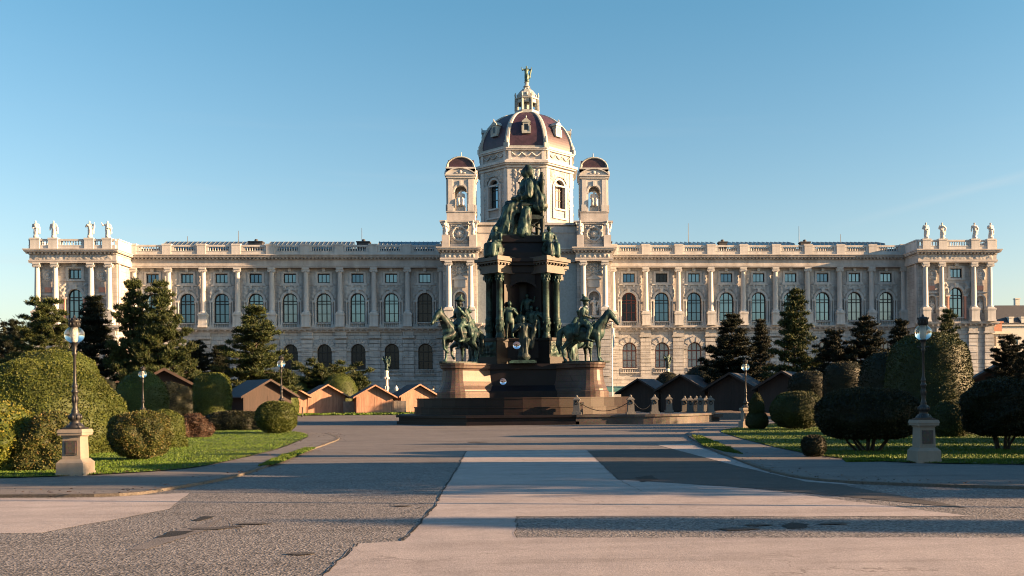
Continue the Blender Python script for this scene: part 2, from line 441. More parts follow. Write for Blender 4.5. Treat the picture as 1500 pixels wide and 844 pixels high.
sheet('road', [(-60, -25), (60, -25), (60, 112), (-60, 112)], 0, 'asphalt_rough')
# far road and forecourt: smoother worn asphalt from the cross path to the monument
sheet('worn_road', [(-40, 26.5), (40, 26.5), (40, 111), (-40, 111)], .002, 'asphalt_worn')
# old smooth concrete slabs
slab_a = ragged(gp((683, 661), (858, 659), (905, 702), (1100, 716), (1426, 757), (756, 757), (756, 788), (1640, 788), (1640, 900), (440, 900), (473, 844), (524, 797), (590, 793), (607, 776), (637, 742), (650, 716), (668, 690)), .03, 3, .16)
sheet('smooth_paving', slab_a, .004, 'concrete_smooth')
sheet('smooth_paving', ragged(gp((-260, 733), (150, 729), (278, 722), (248, 746), (60, 781), (-260, 786)), .02, 5), .004, 'concrete_smooth')
sheet('dark_road_patch', ragged(gp((862, 661), (1000, 657), (1080, 672), (1200, 705), (1420, 745), (1110, 716), (905, 703)), .02, 7), .006, 'asphalt_dark')
sheet('worn_road_strip', ragged(gp((962, 652), (1010, 650), (1060, 668), (1160, 695), (1260, 712), (1180, 706), (1080, 683)), .02, 8), .008, 'concrete_smooth')
sheet('tar_patch', ragged(gp((228, 789), (250, 779), (286, 778), (272, 783), (258, 786), (240, 788)), .02, 9, .1), .008, 'asphalt_patch')
sheet('tar_patch', ragged(gp((281, 763), (297, 757), (314, 757), (303, 761), (290, 764)), .02, 10, .1), .008, 'asphalt_patch')
sheet('tar_patch', ragged(gp((1145, 770), (1160, 766), (1185, 769), (1180, 774), (1155, 775)), .02, 11, .1), .008, 'asphalt_patch')
sheet('tar_patch', ragged(gp((930, 700), (955, 697), (965, 703), (940, 707)), .03, 12, .15), .010, 'asphalt_patch')
sheet('repaired_strip', ragged(gp((185, 806), (262, 776), (300, 768), (330, 757), (300, 777), (215, 806)), .02, 13, .15), .006, 'asphalt_worn')
# cracks with sealed edges between the surfaces
def crack(pts, w, seed):
    rnd = random.Random(seed); P = ragged(gp(*pts), .03, seed, .18)[:-1]
    P = P[:max(2, len(P) - int(len(P) * .45))] if False else P
    a = []; b = []
    L = smooth_line(gp(*pts), seed)
    for i, p in enumerate(L):
        q = L[min(i + 1, len(L) - 1)]; o = L[max(i - 1, 0)]
        d = Vector((q[0] - o[0], q[1] - o[1])); d = d.normalized() if d.length else Vector((1, 0)); nrm = Vector((-d.y, d.x)) * w * .55 * rnd.uniform(.3, 1.2)
        a.append((p[0] + nrm.x, p[1] + nrm.y)); b.append((p[0] - nrm.x, p[1] - nrm.y))
    mb = MB(); n = len(L); mb.add([(x, y, .010) for x, y in a] + [(x, y, .010) for x, y in b], [(i, i + 1, n + i + 1, n + i) for i in range(n - 1)])
    tag(mb.build('road_crack', MAT['asphalt_patch']), kind='structure')
def smooth_line(pts, seed):
    rnd = random.Random(seed); out = []
    for a, b in zip(pts, pts[1:]):
        a, b = Vector(a), Vector(b); n = max(2, int((b - a).length / .2))
        for k in range(n):
            p = a.lerp(b, k / n); out.append((p.x + rnd.uniform(-.025, .025), p.y + rnd.uniform(-.025, .025)))
    return out + [tuple(pts[-1])]
crack([(473, 844), (524, 797)], .02, 1)
crack([(588, 793), (607, 776), (637, 742), (650, 716), (668, 690), (683, 661)], .03, 2)
crack([(555, 745), (600, 735), (630, 740), (600, 748)], .015, 3)
crack([(330, 757), (350, 779), (400, 778)], .012, 4)
crack([(756, 757), (756, 788), (900, 788)], .008, 5)
crack([(756, 757), (1100, 757), (1426, 757)], .008, 6)
crack([(683, 661), (860, 659)], .015, 7)
crack([(862, 661), (905, 703), (940, 720)], .015, 8)

# pavements and lawns
lawn_l = smooth_poly(gp((-200, 707), (0, 704), (140, 699), (270, 690), (335, 678), (400, 662), (437, 648), (452, 640), (440, 635)))
road_l = smooth_poly(gp((-200, 730), (0, 729), (175, 727), (255, 717), (340, 701), (392, 684), (435, 667), (478, 652), (497, 643), (480, 636)))
lawn_r = smooth_poly(gp((1082, 628), (1056, 633), (1075, 641), (1110, 651), (1165, 664), (1230, 674), (1330, 681), (1500, 684), (1700, 684)))
road_r = smooth_poly(gp((1040, 628), (1012, 637), (1040, 655), (1090, 676), (1140, 693), (1200, 704), (1300, 710), (1500, 716), (1700, 720)))
sheet('sidewalk', lawn_l + road_l[::-1], .05, 'sidewalk')
sheet('sidewalk', lawn_r + road_r[::-1], .05, 'sidewalk')
def kerb(line, sgn):
    mb = MB(); n = len(line); offs = []
    for i in range(n):
        a, b = Vector(line[max(i - 1, 0)]), Vector(line[min(i + 1, n - 1)]); d = (b - a).normalized(); nr = Vector((-d.y, d.x)) * sgn
        p = Vector(line[i]); offs.append((p - nr * .003, p + nr * .14))
    vs = []
    for z in (.0, .055):
        for p, q in offs: vs += [(p.x, p.y, z), (q.x, q.y, z)]
    m2 = 2 * n; fs = []
    for i in range(n - 1):
        a, b, c, d = 2 * i, 2 * i + 1, 2 * i + 3, 2 * i + 2
        fs += [(m2 + a, m2 + b, m2 + c, m2 + d), (b, c, m2 + c, m2 + b), (a, d, m2 + d, m2 + a)]
    mb.add(vs, fs); return tag(mb.build('kerb', MAT['kerb']), kind='structure')
kerb(road_l, 1); kerb(road_r, -1)
back_l = gp((380, 631), (250, 624), (100, 622), (-200, 622))
back_r = gp((1700, 618), (1500, 618), (1300, 618), (1150, 620))
lawn_pl = lawn_l + back_l
lawn_pr = lawn_r + back_r
sheet('lawn_ground', lawn_pl, .07, 'lawn_soil'); sheet('lawn_ground', lawn_pr, .07, 'lawn_soil')
strip_l = [(-46, 113), (-10, 112.5), (-10, 124), (-46, 124)]
sheet('lawn_ground', strip_l, .03, 'lawn_soil')
verge_l = gp((378, 686), (410, 671), (445, 660), (462, 659), (440, 668), (405, 683))
verge_r = gp((1013, 641), (1030, 642), (1062, 656), (1088, 668), (1060, 664), (1030, 655))
verge_r2 = gp((1235, 676), (1300, 674), (1310, 679), (1240, 680))
def inside(poly, x, y):
    c = False; j = len(poly) - 1
    for i in range(len(poly)):
        xi, yi = poly[i]; xj, yj = poly[j]
        if (yi > y) != (yj > y) and x < (xj - xi) * (y - yi) / (yj - yi) + xi: c = not c
        j = i
    return c
def grass(name, poly, n, h, z, seed, ymax=1e9, w=.018):
    rnd = random.Random(seed); xs = [p[0] for p in poly]; ys = [p[1] for p in poly]
    y0, y1 = min(ys), min(max(ys), ymax); vs = []; fs = []; k = 0; tries = 0
    while k < n and tries < n * 8:
        tries += 1
        y = y0 + (y1 - y0) * rnd.random() ** 1.3; x = rnd.uniform(max(min(xs), -.62 * y - 2), min(max(xs), .62 * y + 2))
        if not inside(poly, x, y): continue
        a = rnd.uniform(0, PI); ww = w * (1 + y / 45) * rnd.uniform(.7, 1.4); hh = h * rnd.uniform(.4, 1.2) * (.7 + .6 * noise.noise(Vector((x * .8, y * .8, 0)))); dx, dy = ww * math.cos(a), ww * math.sin(a)
        lx, ly = rnd.uniform(-.5, .5) * hh, rnd.uniform(-.5, .5) * hh
        vs += [(x - dx, y - dy, z), (x + dx, y + dy, z), (x + lx, y + ly, z + hh)]; fs.append((3 * k, 3 * k + 1, 3 * k + 2)); k += 1
    me = bpy.data.meshes.new(name); me.from_pydata(vs, [], fs)
    return tag(link(name, me, MAT['grass_blade']), kind='stuff')
tag(grass('grass', lawn_pl, 130000, .05, .07, 1, w=.008), 'short mown grass of the left lawn beside the pavement', 'grass')
tag(grass('grass', lawn_pr, 110000, .05, .07, 2, w=.008), 'short mown grass of the right lawn behind the pavement', 'grass')
tag(grass('grass', strip_l, 9000, .22, .03, 3, w=.05), 'narrow strip of grass in front of the wooden huts', 'grass')
sheet('lawn_ground', verge_l, .054, 'lawn_soil'); sheet('lawn_ground', verge_r, .054, 'lawn_soil'); sheet('lawn_ground', verge_r2, .056, 'lawn_soil')
tag(grass('grass', verge_l, 6000, .08, .055, 4, w=.009), 'rough tuft of grass growing through the left pavement', 'grass')
tag(grass('grass', verge_r, 6000, .10, .055, 5, w=.009), 'rough tuft of grass growing through the right pavement', 'grass')
tag(grass('grass', verge_r2, 2500, .10, .055, 6), 'small dry grass patch at the edge of the right pavement', 'grass')

# dry leaves blown along the kerbs and lawn edges
rnd = random.Random(77); vs = []; fs = []
for line in (road_l, lawn_l, road_r, lawn_r):
    for _ in range(260):
        i = rnd.randrange(len(line) - 1); u = rnd.random(); x = line[i][0] * (1 - u) + line[i + 1][0] * u + rnd.gauss(0, .35); y = line[i][1] * (1 - u) + line[i + 1][1] * u + rnd.gauss(0, .35)
        if abs(x) > .62 * y + 2: continue
        a = rnd.uniform(0, 6.28); r_ = rnd.uniform(.025, .055); z = .085; k = len(vs)
        vs += [(x + r_ * math.cos(a + t) * (1 if j % 2 else .6), y + r_ * math.sin(a + t) * (1 if j % 2 else .6), z + rnd.uniform(-.005, .02)) for j, t in enumerate((0, 1.57, 3.14, 4.71))]; fs.append((k, k + 1, k + 2, k + 3))
me = bpy.data.meshes.new('fallen_leaves'); me.from_pydata(vs, [], fs)
tag(link('fallen_leaves', me, MAT['shrub_red']), 'dry brown leaves scattered along the kerbs and lawn edges', 'leaves', kind='stuff')

for (cx_, cy_, r_, sd_) in ((310, 775, .20, 1), (372, 768, .14, 2), (345, 772, .10, 3), (440, 812, .12, 4), (1080, 776, .18, 5), (1110, 770, .12, 6), (1220, 768, .15, 7), (700, 648, .35, 8), (590, 742, .1, 9)):
    x_, y_ = G(cx_, cy_); rq = random.Random(sd_)
    sheet('pothole_patch', [(x_ + r_ * 1.7 * rq.uniform(.6, 1.2) * math.cos(2 * PI * i / 14), y_ + r_ * .8 * rq.uniform(.6, 1.2) * math.sin(2 * PI * i / 14)) for i in range(14)], .0105 + .0004 * sd_, 'asphalt_dark')

# ------------------------------------------------------------------ museum building
BY = 167.0
bld = thing('museum_building', (0, BY, 0), 'long pale stone palace with arched windows, end pavilions and a maroon central dome', 'building')
def part(name, mb, mat, parent=bld, loc=None): return mb.build(name, MAT[mat], parent, loc)

def arch_pts(xc, w, zt, n=10):
    r = w / 2; zs = zt - r
    return [(xc - r * math.cos(PI * i / n), zs + r * math.sin(PI * i / n)) for i in range(n + 1)]
def wall_open(mb, x0, x1, y, z0, z1, ops, depth=.45):
    # ops: (xc, w, zb, zt, arched); wall plane at y facing -y, reveals run back by depth
    cols = sorted(set(o[0] for o in ops)); bounds = [x0] + [(a + b) / 2 for a, b in zip(cols, cols[1:])] + [x1]
    if not cols:
        mb.quad((x0, y, z0), (x1, y, z0), (x1, y, z1), (x0, y, z1)); return
    for k, xc in enumerate(cols):
        xa, xb = bounds[k], bounds[k + 1]; zc = z0
        for (_, w, zb, zt, ar) in sorted([o for o in ops if o[0] == xc], key=lambda o: o[2]):
            l, r = xc - w / 2, xc + w / 2
            mb.quad((xa, y, zc), (xb, y, zc), (xb, y, zb), (xa, y, zb))
            mb.quad((xa, y, zb), (l, y, zb), (l, y, zt), (xa, y, zt))
            mb.quad((r, y, zb), (xb, y, zb), (xb, y, zt), (r, y, zt))
            yb = y + depth
            mb.quad((l, y, zb), (r, y, zb), (r, yb, zb), (l, yb, zb))
            zs = zt - w / 2 if ar else zt
            mb.quad((l, y, zb), (l, yb, zb), (l, yb, zs), (l, y, zs)); mb.quad((r, yb, zb), (r, y, zb), (r, y, zs), (r, yb, zs))
            if ar:
                P = arch_pts(xc, w, zt)
                for (ax, az), (bx, bz) in zip(P, P[1:]):
                    mb.quad((ax, y, az), (bx, y, bz), (bx, y, zt), (ax, y, zt))
                    mb.quad((ax, y, az), (ax, yb, az), (bx, yb, bz), (bx, y, bz))
            else:
                mb.quad((l, y, zt), (l, yb, zt), (r, yb, zt), (r, y, zt))
            zc = zt
        mb.quad((xa, y, zc), (xb, y, zc), (xb, y, z1), (xa, y, z1))
def arch_ring(mb, xc, zt, w, wid, y, proj, n=12, legs=0):
    r = w / 2; zs = zt - r; pr = []
    for i in range(n + 1):
        a = PI * i / n; c, s = -math.cos(a), math.sin(a)
        pr.append([(xc + c * r, y, zs + s * r), (xc + c * (r + .03), y - proj, zs + s * (r + .03)), (xc + c * (r + wid), y - proj, zs + s * (r + wid)), (xc + c * (r + wid), y, zs + s * (r + wid))])
    if legs:
        for q in (0,): pr.insert(0, [(p[0], p[1], zs - legs) for p in pr[0]])
        pr.append([(p[0], p[1], zs - legs) for p in pr[-1]])
    mb.rings(pr, cap0=True, cap1=True, smooth=False)
def relief(mb, x0, x1, z0, z1, y, amp, seed, step=.16, sym=True, fade=.25, sc=1.5, holes=()):
    nx = max(3, int((x1 - x0) / step)); nz = max(3, int((z1 - z0) / step)); xc = (x0 + x1) / 2; vs = []; fs = []; keep = []
    for j in range(nz + 1):
        for i in range(nx + 1):
            x = x0 + (x1 - x0) * i / nx; z = z0 + (z1 - z0) * j / nz; u = abs(x - xc) if sym else x
            e = min(1, min(x - x0, x1 - x) / fade, min(z - z0, z1 - z) / fade)
            h = 1 - abs(noise.noise(Vector((u * sc, z * sc, seed * 7.3)))) * 2.2
            h += .5 * noise.noise(Vector((u * sc * 2.7, z * sc * 2.7, seed * 3.1)))
            h = max(0, h) * e
            vs.append((x, y - h * amp, z)); keep.append(not any((x - hx) ** 2 + (max(0, z - hz)) ** 2 < hr * hr and True for hx, hz, hr in holes))
    for j in range(nz):
        for i in range(nx):
            q = (j * (nx + 1) + i, j * (nx + 1) + i + 1, (j + 1) * (nx + 1) + i + 1, (j + 1) * (nx + 1) + i)
            if all(keep[k] for k in q): fs.append(q)
    mb.add(vs, fs, True)

def pane_mesh(w, h, arched, name='pane'):
    if arched:
        P = arch_pts(0, w, h, 12); vs = [(-w / 2, 0, 0), (w / 2, 0, 0)] + [(x, 0, z) for x, z in P[::-1]]
    else: vs = [(-w / 2, 0, 0), (w / 2, 0, 0), (w / 2, 0, h), (-w / 2, 0, h)]
    me = bpy.data.meshes.new(name); me.from_pydata(vs, [], [tuple(range(len(vs)))]); return me
def frame_mesh(w, h, arched, vert, horiz, t=.10):
    mb = MB(); r = w / 2; hs = h - r if arched else h
    for s in (-1, 1): mb.box(s * r - t if s > 0 else -r, s * r if s > 0 else -r + t, -.09, .02, 0, hs)
    mb.box(-r + t, r - t, -.09, .02, 0, t)
    if arched:
        n = 12; pr = []
        for i in range(n + 1):
            a = PI * i / n; c, s_ = -math.cos(a), math.sin(a)
            pr.append([(c * r, -.09, hs + s_ * r), (c * (r - t), -.09, hs + s_ * (r - t)), (c * (r - t), .02, hs + s_ * (r - t)), (c * r, .02, hs + s_ * r)])
        mb.rings(pr, smooth=False)
    else: mb.box(-r + t, r - t, -.09, .02, h - t, h)
    for x in vert:
        zt = hs + math.sqrt(max(0, (r - t) ** 2 - x * x)) if arched else h - t
        mb.box(x - t * .42, x + t * .42, -.08, .015, t, zt)
    for z, tt in horiz:
        hw = r - t if z < hs else math.sqrt(max(.01, r * r - (z - hs) ** 2)) - t * .6
        mb.box(-hw, hw, -.085, .012, z - tt / 2, z + tt / 2)
    return mb
WIN = {}
def window_kind(key, w, h, arched, vert, horiz, t, fm, pm):
    me = frame_mesh(w, h, arched, vert, horiz, t).mesh('window_frame'); me.materials.append(MAT[fm])
    pe = pane_mesh(w - .06, h - .03, arched); pe.materials.append(MAT[pm]); WIN[key] = (me, pe)
UP = dict(w=2.5, h=5.1, arched=True, vert=(-.42, .42), horiz=((1.55, .10), (3.25, .13), (3.75, .13)), t=.17)
window_kind('upper', **UP, fm='frame_dark', pm='pane_sky')
window_kind('upper_red', **UP, fm='frame_red', pm='pane_dark')
window_kind('upper_dark', **UP, fm='frame_dark', pm='pane_dark')
LO = dict(w=2.5, h=4.5, arched=True, vert=(-.42, .42), horiz=((1.4, .12), (3.05, .2)), t=.16)
window_kind('lower_curtain', **LO, fm='frame_red', pm='pane_curtain')
window_kind('lower_dark', **LO, fm='frame_dark', pm='pane_dark')
SM = dict(w=2.1, h=1.55, arched=False, vert=(-.35, .35), horiz=(), t=.13)
window_kind('small', **SM, fm='frame_dark', pm='pane_sky')
window_kind('small_deep', **SM, fm='frame_dark', pm='pane_sky_deep')
window_kind('upper_deep', **UP, fm='frame_dark', pm='pane_sky_deep')
window_kind('upper_blind', **UP, fm='frame_dark', pm='pane_blind')
window_kind('small_dark', **SM, fm='frame_dark', pm='pane_dark')
window_kind('pavilion', 2.35, 5.2, True, (-.4, .4), ((1.6, .10), (3.35, .13), (3.85, .13)), .16, 'frame_dark', 'pane_sky')
window_kind('drum', 2.4, 5.2, True, (-.4, .4), ((1.6, .08), (3.4, .10)), .10, 'frame_dark', 'pane_sky')
window_kind('drum_amber', 2.4, 5.2, True, (-.4, .4), ((1.6, .08), (3.4, .10)), .10, 'frame_dark', 'pane_amber')
def window(key, loc, rz=0):
    me, pe = WIN[key]
    f = link('window', me, None, bld, loc); f.rotation_euler = (0, 0, rz)
    link('pane', pe, None, f, (0, .03, 0)); return f

def column_mesh(z0, z1, r):
    mb = MB(); H = z1 - z0
    mb.box(-r * 1.4, r * 1.4, -r * 1.4, r * 1.4, 0, .22)
    mb.lathe([(r * 1.32, .22), (r * 1.36, .32), (r * 1.2, .42), (r * 1.05, .5), (r, .6), (r, H * .35), (r * .84, H - .85), (r * .84, H - .75), (r * .95, H - .7), (r * .95, H - .6)], n=14)
    for s in (-1, 1):
        for yy in (-r * .95, r * .75):
            mb.rings([[(s * r * .92 + .27 * math.cos(2 * PI * i / 10) * 1, yy + d, H - .5 + .27 * math.sin(2 * PI * i / 10)) for i in range(10)] for d in (0, r * .22)], smooth=False)
    mb.box(-r * 1.05, r * 1.05, -r * 1.0, r * 1.0, H - .6, H - .28)
    mb.box(-r * 1.3, r * 1.3, -r * 1.2, r * 1.2, H - .28, H)
    return mb.mesh('column')
COLM = column_mesh(16.7, 24.6, .45); COLM.materials.append(MAT['stone_smooth'])
pm = MB(); pm.box(-.70, .70, -.70, .70, 0, 1.95); pm.box(-.78, .78, -.78, .78, 0, .3); pm.box(-.80, .80, -.80, .80, 2.0, 2.3); pm.box(-.74, .74, -.74, .74, 1.95, 2.0)
PEDM = pm.mesh('column_pedestal'); PEDM.materials.append(MAT['stone_smooth'])
def column(x, y):
    link('column_pedestal', PEDM, None, bld, (x, y, 14.4)); link('column', COLM, None, bld, (x, y, 16.7))

def entablature(mb, x0, x1, y, ends=(0, 0), yb=None):
    # y: front plane of the wall; stacked bands butted on each other
    yb = y + .3 if yb is None else yb
    e0, e1 = ends
    for z0, z1, p in ((24.6, 24.8, .62), (24.8, 25.06, .68), (25.06, 25.95, .5), (25.95, 26.05, .66), (26.25, 26.38, 1.15), (26.38, 26.62, 1.3), (26.62, 26.8, 1.45)):
        mb.box(x0 - (p * .7 if e0 else 0), x1 + (p * .7 if e1 else 0), y - p, yb, z0, z1)
    mb.box(x0 - (.42 if e0 else 0), x1 + (.42 if e1 else 0), y - .6, yb, 26.05, 26.25)
    x = x0 - (.7 if e0 else -.2)
    while x < x1 + (.45 if e1 else -.2):
        mb.box(x, x + .26, y - 1.05, y - .6, 26.05, 26.25); x += .62
def string_course(mb, x0, x1, y, ends=(0, 0)):
    e0, e1 = ends
    for z0, z1, p in ((13.55, 13.75, .25), (13.95, 14.12, .75), (14.12, 14.4, .85)):
        mb.box(x0 - (p if e0 else 0), x1 + (p if e1 else 0), y - p, y + .2, z0, z1)
    mb.box(x0 - (.3 if e0 else 0), x1 + (.3 if e1 else 0), y - .3, y + .2, 13.75, 13.95)
    x = x0 + .1
    while x < x1 - .3:
        mb.box(x, x + .3, y - .68, y - .3, 13.75, 13.95); x += .96
def baluster_row(mb, x0, x1, y, z0, h, step=.42, r=.12):
    n = max(1, int((x1 - x0) / step)); d = (x1 - x0) / n
    prof = [(r * .9, 0), (r * .9, h * .12), (r * .5, h * .2), (r, h * .42), (r * .5, h * .75), (r * .85, h * .88), (r * .9, h)]
    for i in range(n):
        mb.lathe([(a, z0 + b) for a, b in prof], x0 + d * (i + .5), y, n=6)
def balustrade(x0, x1, y, peds, seed=0, hide=None):
    mb = MB()
    mb.box(x0, x1, y - .25, y + .25, 26.8, 27.32); mb.box(x0, x1, y - .3, y + .3, 27.32, 27.44)
    mb.box(x0, x1, y - .28, y + .28, 28.14, 28.45)
    ps = sorted(peds); edges = [x0] + ps + [x1]
    for p in ps: mb.box(p - .72, p + .72, y - .42, y + .42, 26.81, 28.3); mb.box(p - .78, p + .78, y - .48, y + .48, 28.3, 28.62)
    pts = [x0 - .7] + ps + [x1 + .7]
    for a, b in zip(pts, pts[1:]):
        if b - a < 2: continue
        a2, b2 = a + .74, b - .74; m = (b2 - a2) * .1
        mb.box(a2, a2 + m, y - .22, y + .22, 27.44, 28.14); mb.box(b2 - m, b2, y - .22, y + .22, 27.44, 28.14)
        baluster_row(mb, a2 + m, b2 - m, y, 27.44, .7)
    return part('balustrade', mb, 'stone_smooth')

XS0, STEP = 17.84, 5.776
for sgn in (1, -1):
    xs = [sgn * (XS0 + STEP * k) for k in range(9)]
    cs = [sgn * (XS0 + STEP * (k - .5)) for k in range(10)]
    xa, xb = sorted((sgn * 14.0, sgn * 67.4))
    wl_ = MB()
    ops = [(x, 2.1, 22.1, 23.65, False) for x in xs] + [(x, 2.5, 15.2, 20.3, True) for x in xs]
    wall_open(wl_, xa, xb, 0, 14.2, 24.7, ops)
    part('wall', wl_, 'stone_blocks')
    wl_ = MB(); wall_open(wl_, xa, xb, 0, 0, 14.0, [(x, 2.5, 7.0, 11.5, True) for x in xs] + [(x, 1.9, 1.6, 3.6, False) for x in xs], .6)
    part('rusticated_wall', wl_, 'stone_rustic')
    tr = MB(); en = MB(); rl = MB(); lp = MB()
    for i, x in enumerate(xs):
        # upper window dressing
        arch_ring(tr, x, 20.3, 2.5, .42, 0, .16, legs=0)
        tr.box(x - .28, x + .28, -.38, 0, 20.25, 21.0); tr.box(x - .2, x + .2, -.44, -.38, 20.35, 20.9)
        for s in (-1, 1):
            tr.box(x + s * 1.62 - .36, x + s * 1.62 + .36, -.34, 0, 18.75, 19.05)
            tr.lathe([(.2, 14.9), (.2, 15.3), (.155, 15.45), (.135, 18.5), (.19, 18.75)], x + s * 1.45, -.2, n=8)
            tr.lathe([(.2, 14.9), (.2, 15.3), (.155, 15.45), (.135, 18.5), (.19, 18.75)], x + s * 1.88, -.16, n=8)
            tr.box(x + s * 1.65 - .42, x + s * 1.65 + .42, -.36, 0, 14.4, 14.9)
        tr.box(x - 1.25, x + 1.25, -.4, .1, 15.02, 15.2); baluster_row(tr, x - 1.2, x + 1.2, -.15, 14.42, .6, .3, .085)
        # small window frame
        for (a, b, c, d) in ((-1.4, -1.05, 22.0, 23.75), (1.05, 1.4, 22.0, 23.75), (-1.4, 1.4, 23.75, 24.0), (-1.55, 1.55, 21.75, 22.0)):
            tr.box(x + a, x + b, -.14, 0, c, d)
        tr.box(x - 1.7, x + 1.7, -.24, 0, 21.6, 21.75)
        tr.box(x - 1.1, x - .7, -.2, 0, 21.25, 21.6); tr.box(x + .7, x + 1.1, -.2, 0, 21.25, 21.6)
        tr.box(x - .25, x + .25, -.4, 0, 24.0, 24.58)
        relief(rl, x - 2.35, x + 2.35, 19.1, 21.6, -.004, .22, 1, holes=((x, 19.05, 1.72),))
        relief(rl, x - 2.3, x - 1.5, 21.8, 24.2, -.006, .12, 2); relief(rl, x + 1.5, x + 2.3, 21.8, 24.2, -.006, .12, 2)
        # lower window arch with wedge blocks
        rr = 1.25
        n = 11
        for k in range(n):
            a0, a1 = PI * k / n + .012, PI * (k + 1) / n - .012; ro = 2.05 + (.25 if k == n // 2 else (.12 if k % 2 == 0 else 0)); yy = -.26 if k % 2 == 0 else -.2
            P = [(x - math.cos(a0) * rr, 10.25 + math.sin(a0) * rr), (x - math.cos(a1) * rr, 10.25 + math.sin(a1) * rr), (x - math.cos(a1) * ro, 10.25 + math.sin(a1) * ro), (x - math.cos(a0) * ro, 10.25 + math.sin(a0) * ro)]
            lp.add([(p[0], 0, p[1]) for p in P] + [(p[0], yy, p[1]) for p in P], [(4, 5, 6, 7), (0, 1, 5, 4), (1, 2, 6, 5), (2, 3, 7, 6), (3, 0, 4, 7)])
        lp.box(x - 1.7, x + 1.7, -.35, .1, 6.1, 6.28); lp.box(x - 1.4, x + 1.4, -.3, .1, 6.82, 7.0); baluster_row(lp, x - 1.25, x + 1.25, -.1, 6.28, .54, .3, .08)
        wk = ('upper', 'upper_deep', 'upper', 'upper_blind', 'upper', 'upper', 'upper_deep', 'upper_blind', 'upper')[(i * 4 + (2 if sgn > 0 else 0)) % 9]; lk = 'lower_curtain' if sgn > 0 else 'lower_dark'; sk = ('small', 'small_deep', 'small')[(i * 5 + (sgn > 0)) % 3]
        if i == 0: wk = 'upper_red' if sgn > 0 else 'upper_dark'
        if i == 1 and sgn > 0: sk = 'small_dark'
        window(wk, (x, .32, 15.2)); window(lk, (x, .42, 7.0)); window(sk, (x, .3, 22.1))
    for c in cs:
        column(c, -.62)
        # rusticated pier below
        for q in range(12):
            z0 = 5.4 + q * .62; p = .38 if q % 2 == 0 else .3
            if z0 + .58 < 12.6: lp.box(c - .95, c + .95, -p, 0, z0, z0 + .58)
        lp.box(c - 1.1, c + 1.1, -.48, 0, 12.45, 12.75); lp.box(c - .95, c + .95, -.36, 0, 12.75, 13.55)
    lp.box(xa, xb, -.55, .05, 4.95, 5.4); lp.box(xa, xb, -.45, .05, 0, 4.95)
    part('window_dressing', tr, 'stone_smooth'); part('relief_ornament', rl, 'relief_stone'); part('rusticated_piers', lp, 'stone_rustic')
    entablature(en, xa, xb, -.45); part('entablature', en, 'stone')
    en = MB(); string_course(en, xa, xb, -.12); part('string_course', en, 'stone')
    balustrade(xa, xb, -1.1, cs)
    # roof body behind
    rb = MB(); rb.box(xa, xb, .8, 22, 0, 26.9); rb.box(xa, xb, .1, .8, 24.7, 26.78); rb.box(xa + .5, xb - .5, 2.2, 20, 26.9, 28.35); part('roof', rb, 'slate')
    # glazed roof lights with ridges
    for (a, b) in (((16, 34.5), (37, 49), (53, 66)) if sgn > 0 else ((16, 27), (31.5, 46.5), (50, 65))):
        g = MB(); bars = MB(); a, b = sorted((sgn * a, sgn * b))
        if sgn < 0:
            g.add([(a, 4, 28.36), (b, 4, 28.36), (b, 9, 30.7), (a, 9, 30.7), (a, 14, 28.36), (b, 14, 28.36)], [(0, 1, 2, 3), (3, 2, 5, 4), (0, 3, 4), (1, 5, 2)])
            x = a
            while x < b: bars.tube((x, 4, 28.42), (x, 9, 30.76), .05, n=4); x += .8
        else:
            x = a
            while x < b - .8:
                g.add([(x, 4, 28.9), (x + .4, 4, 29.6), (x + .8, 4, 28.9), (x, 9, 30.15), (x + .4, 9, 30.7), (x + .8, 9, 30.15)], [(0, 1, 4, 3), (1, 2, 5, 4), (0, 2, 1), (3, 4, 5)]); bars.tube((x + .4, 4, 29.63), (x + .4, 9, 30.73), .05, n=4); x += .8
            g.box(a, b, 4.2, 9, 28.36, 28.88)
        o = part('roof_light', g, 'roof_glass'); bars.build('glazing_bars', MAT['roof_metal'], o)
    for x, w in (((35.7, 1.5), (51, 1.8), (14.9, .8)) if sgn > 0 else ((29.3, 2.2), (48.2, 2.4), (15, .9))):
        c = MB(); c.box(sgn * x - w / 2, sgn * x + w / 2, 5, 6.5, 28.36, 29.95); c.box(sgn * x - w / 2 - .1, sgn * x + w / 2 + .1, 4.9, 6.6, 29.95, 30.15); c.lathe([(.3, 30.15), (.35, 30.45), (.2, 30.6)], sgn * x, 5.7, n=8)
        part('chimney', c, 'slate')
    for x, h in (((29.8, 34), (50.6, 33.5), (58.5, 32)) if sgn > 0 else ((30, 33), (52, 32.5), (61, 31.5))):
        c = MB(); c.tube((sgn * x, 8, 29), (sgn * x, 8, h), .07, .04, 5); part('lightning_rod', c, 'iron_grey')
    # ---------------- end pavilion
    px0, px1 = sorted((sgn * 67.5, sgn * 80.6)); pc = sgn * 74.17; PY = -6.0
    pw = MB(); wall_open(pw, px0, px1, PY, 14.2, 24.7, [(pc, 2.1, 22.1, 23.65, False), (pc, 2.35, 15.2, 20.4, True), (pc - 4.3, 1.35, 15.9, 18.9, True), (pc + 4.3, 1.35, 15.9, 18.9, True)], .5)
    for s in (-1, 1):
        pw.box(pc + s * 4.3 - .8, pc + s * 4.3 + .8, PY + .5, PY + .52, 15.6, 19.1)
    pw.quad((px0, PY, 14.2), (px0, 22, 14.2), (px0, 22, 24.7), (px0, PY, 24.7)); pw.quad((px1, PY, 14.2), (px1, 22, 14.2), (px1, 22, 24.7), (px1, PY, 24.7))
    part('wall', pw, 'stone_blocks')
    pw = MB(); wall_open(pw, px0, px1, PY, 0, 14.0, [(pc, 2.5, 7.0, 11.5, True)], .6)
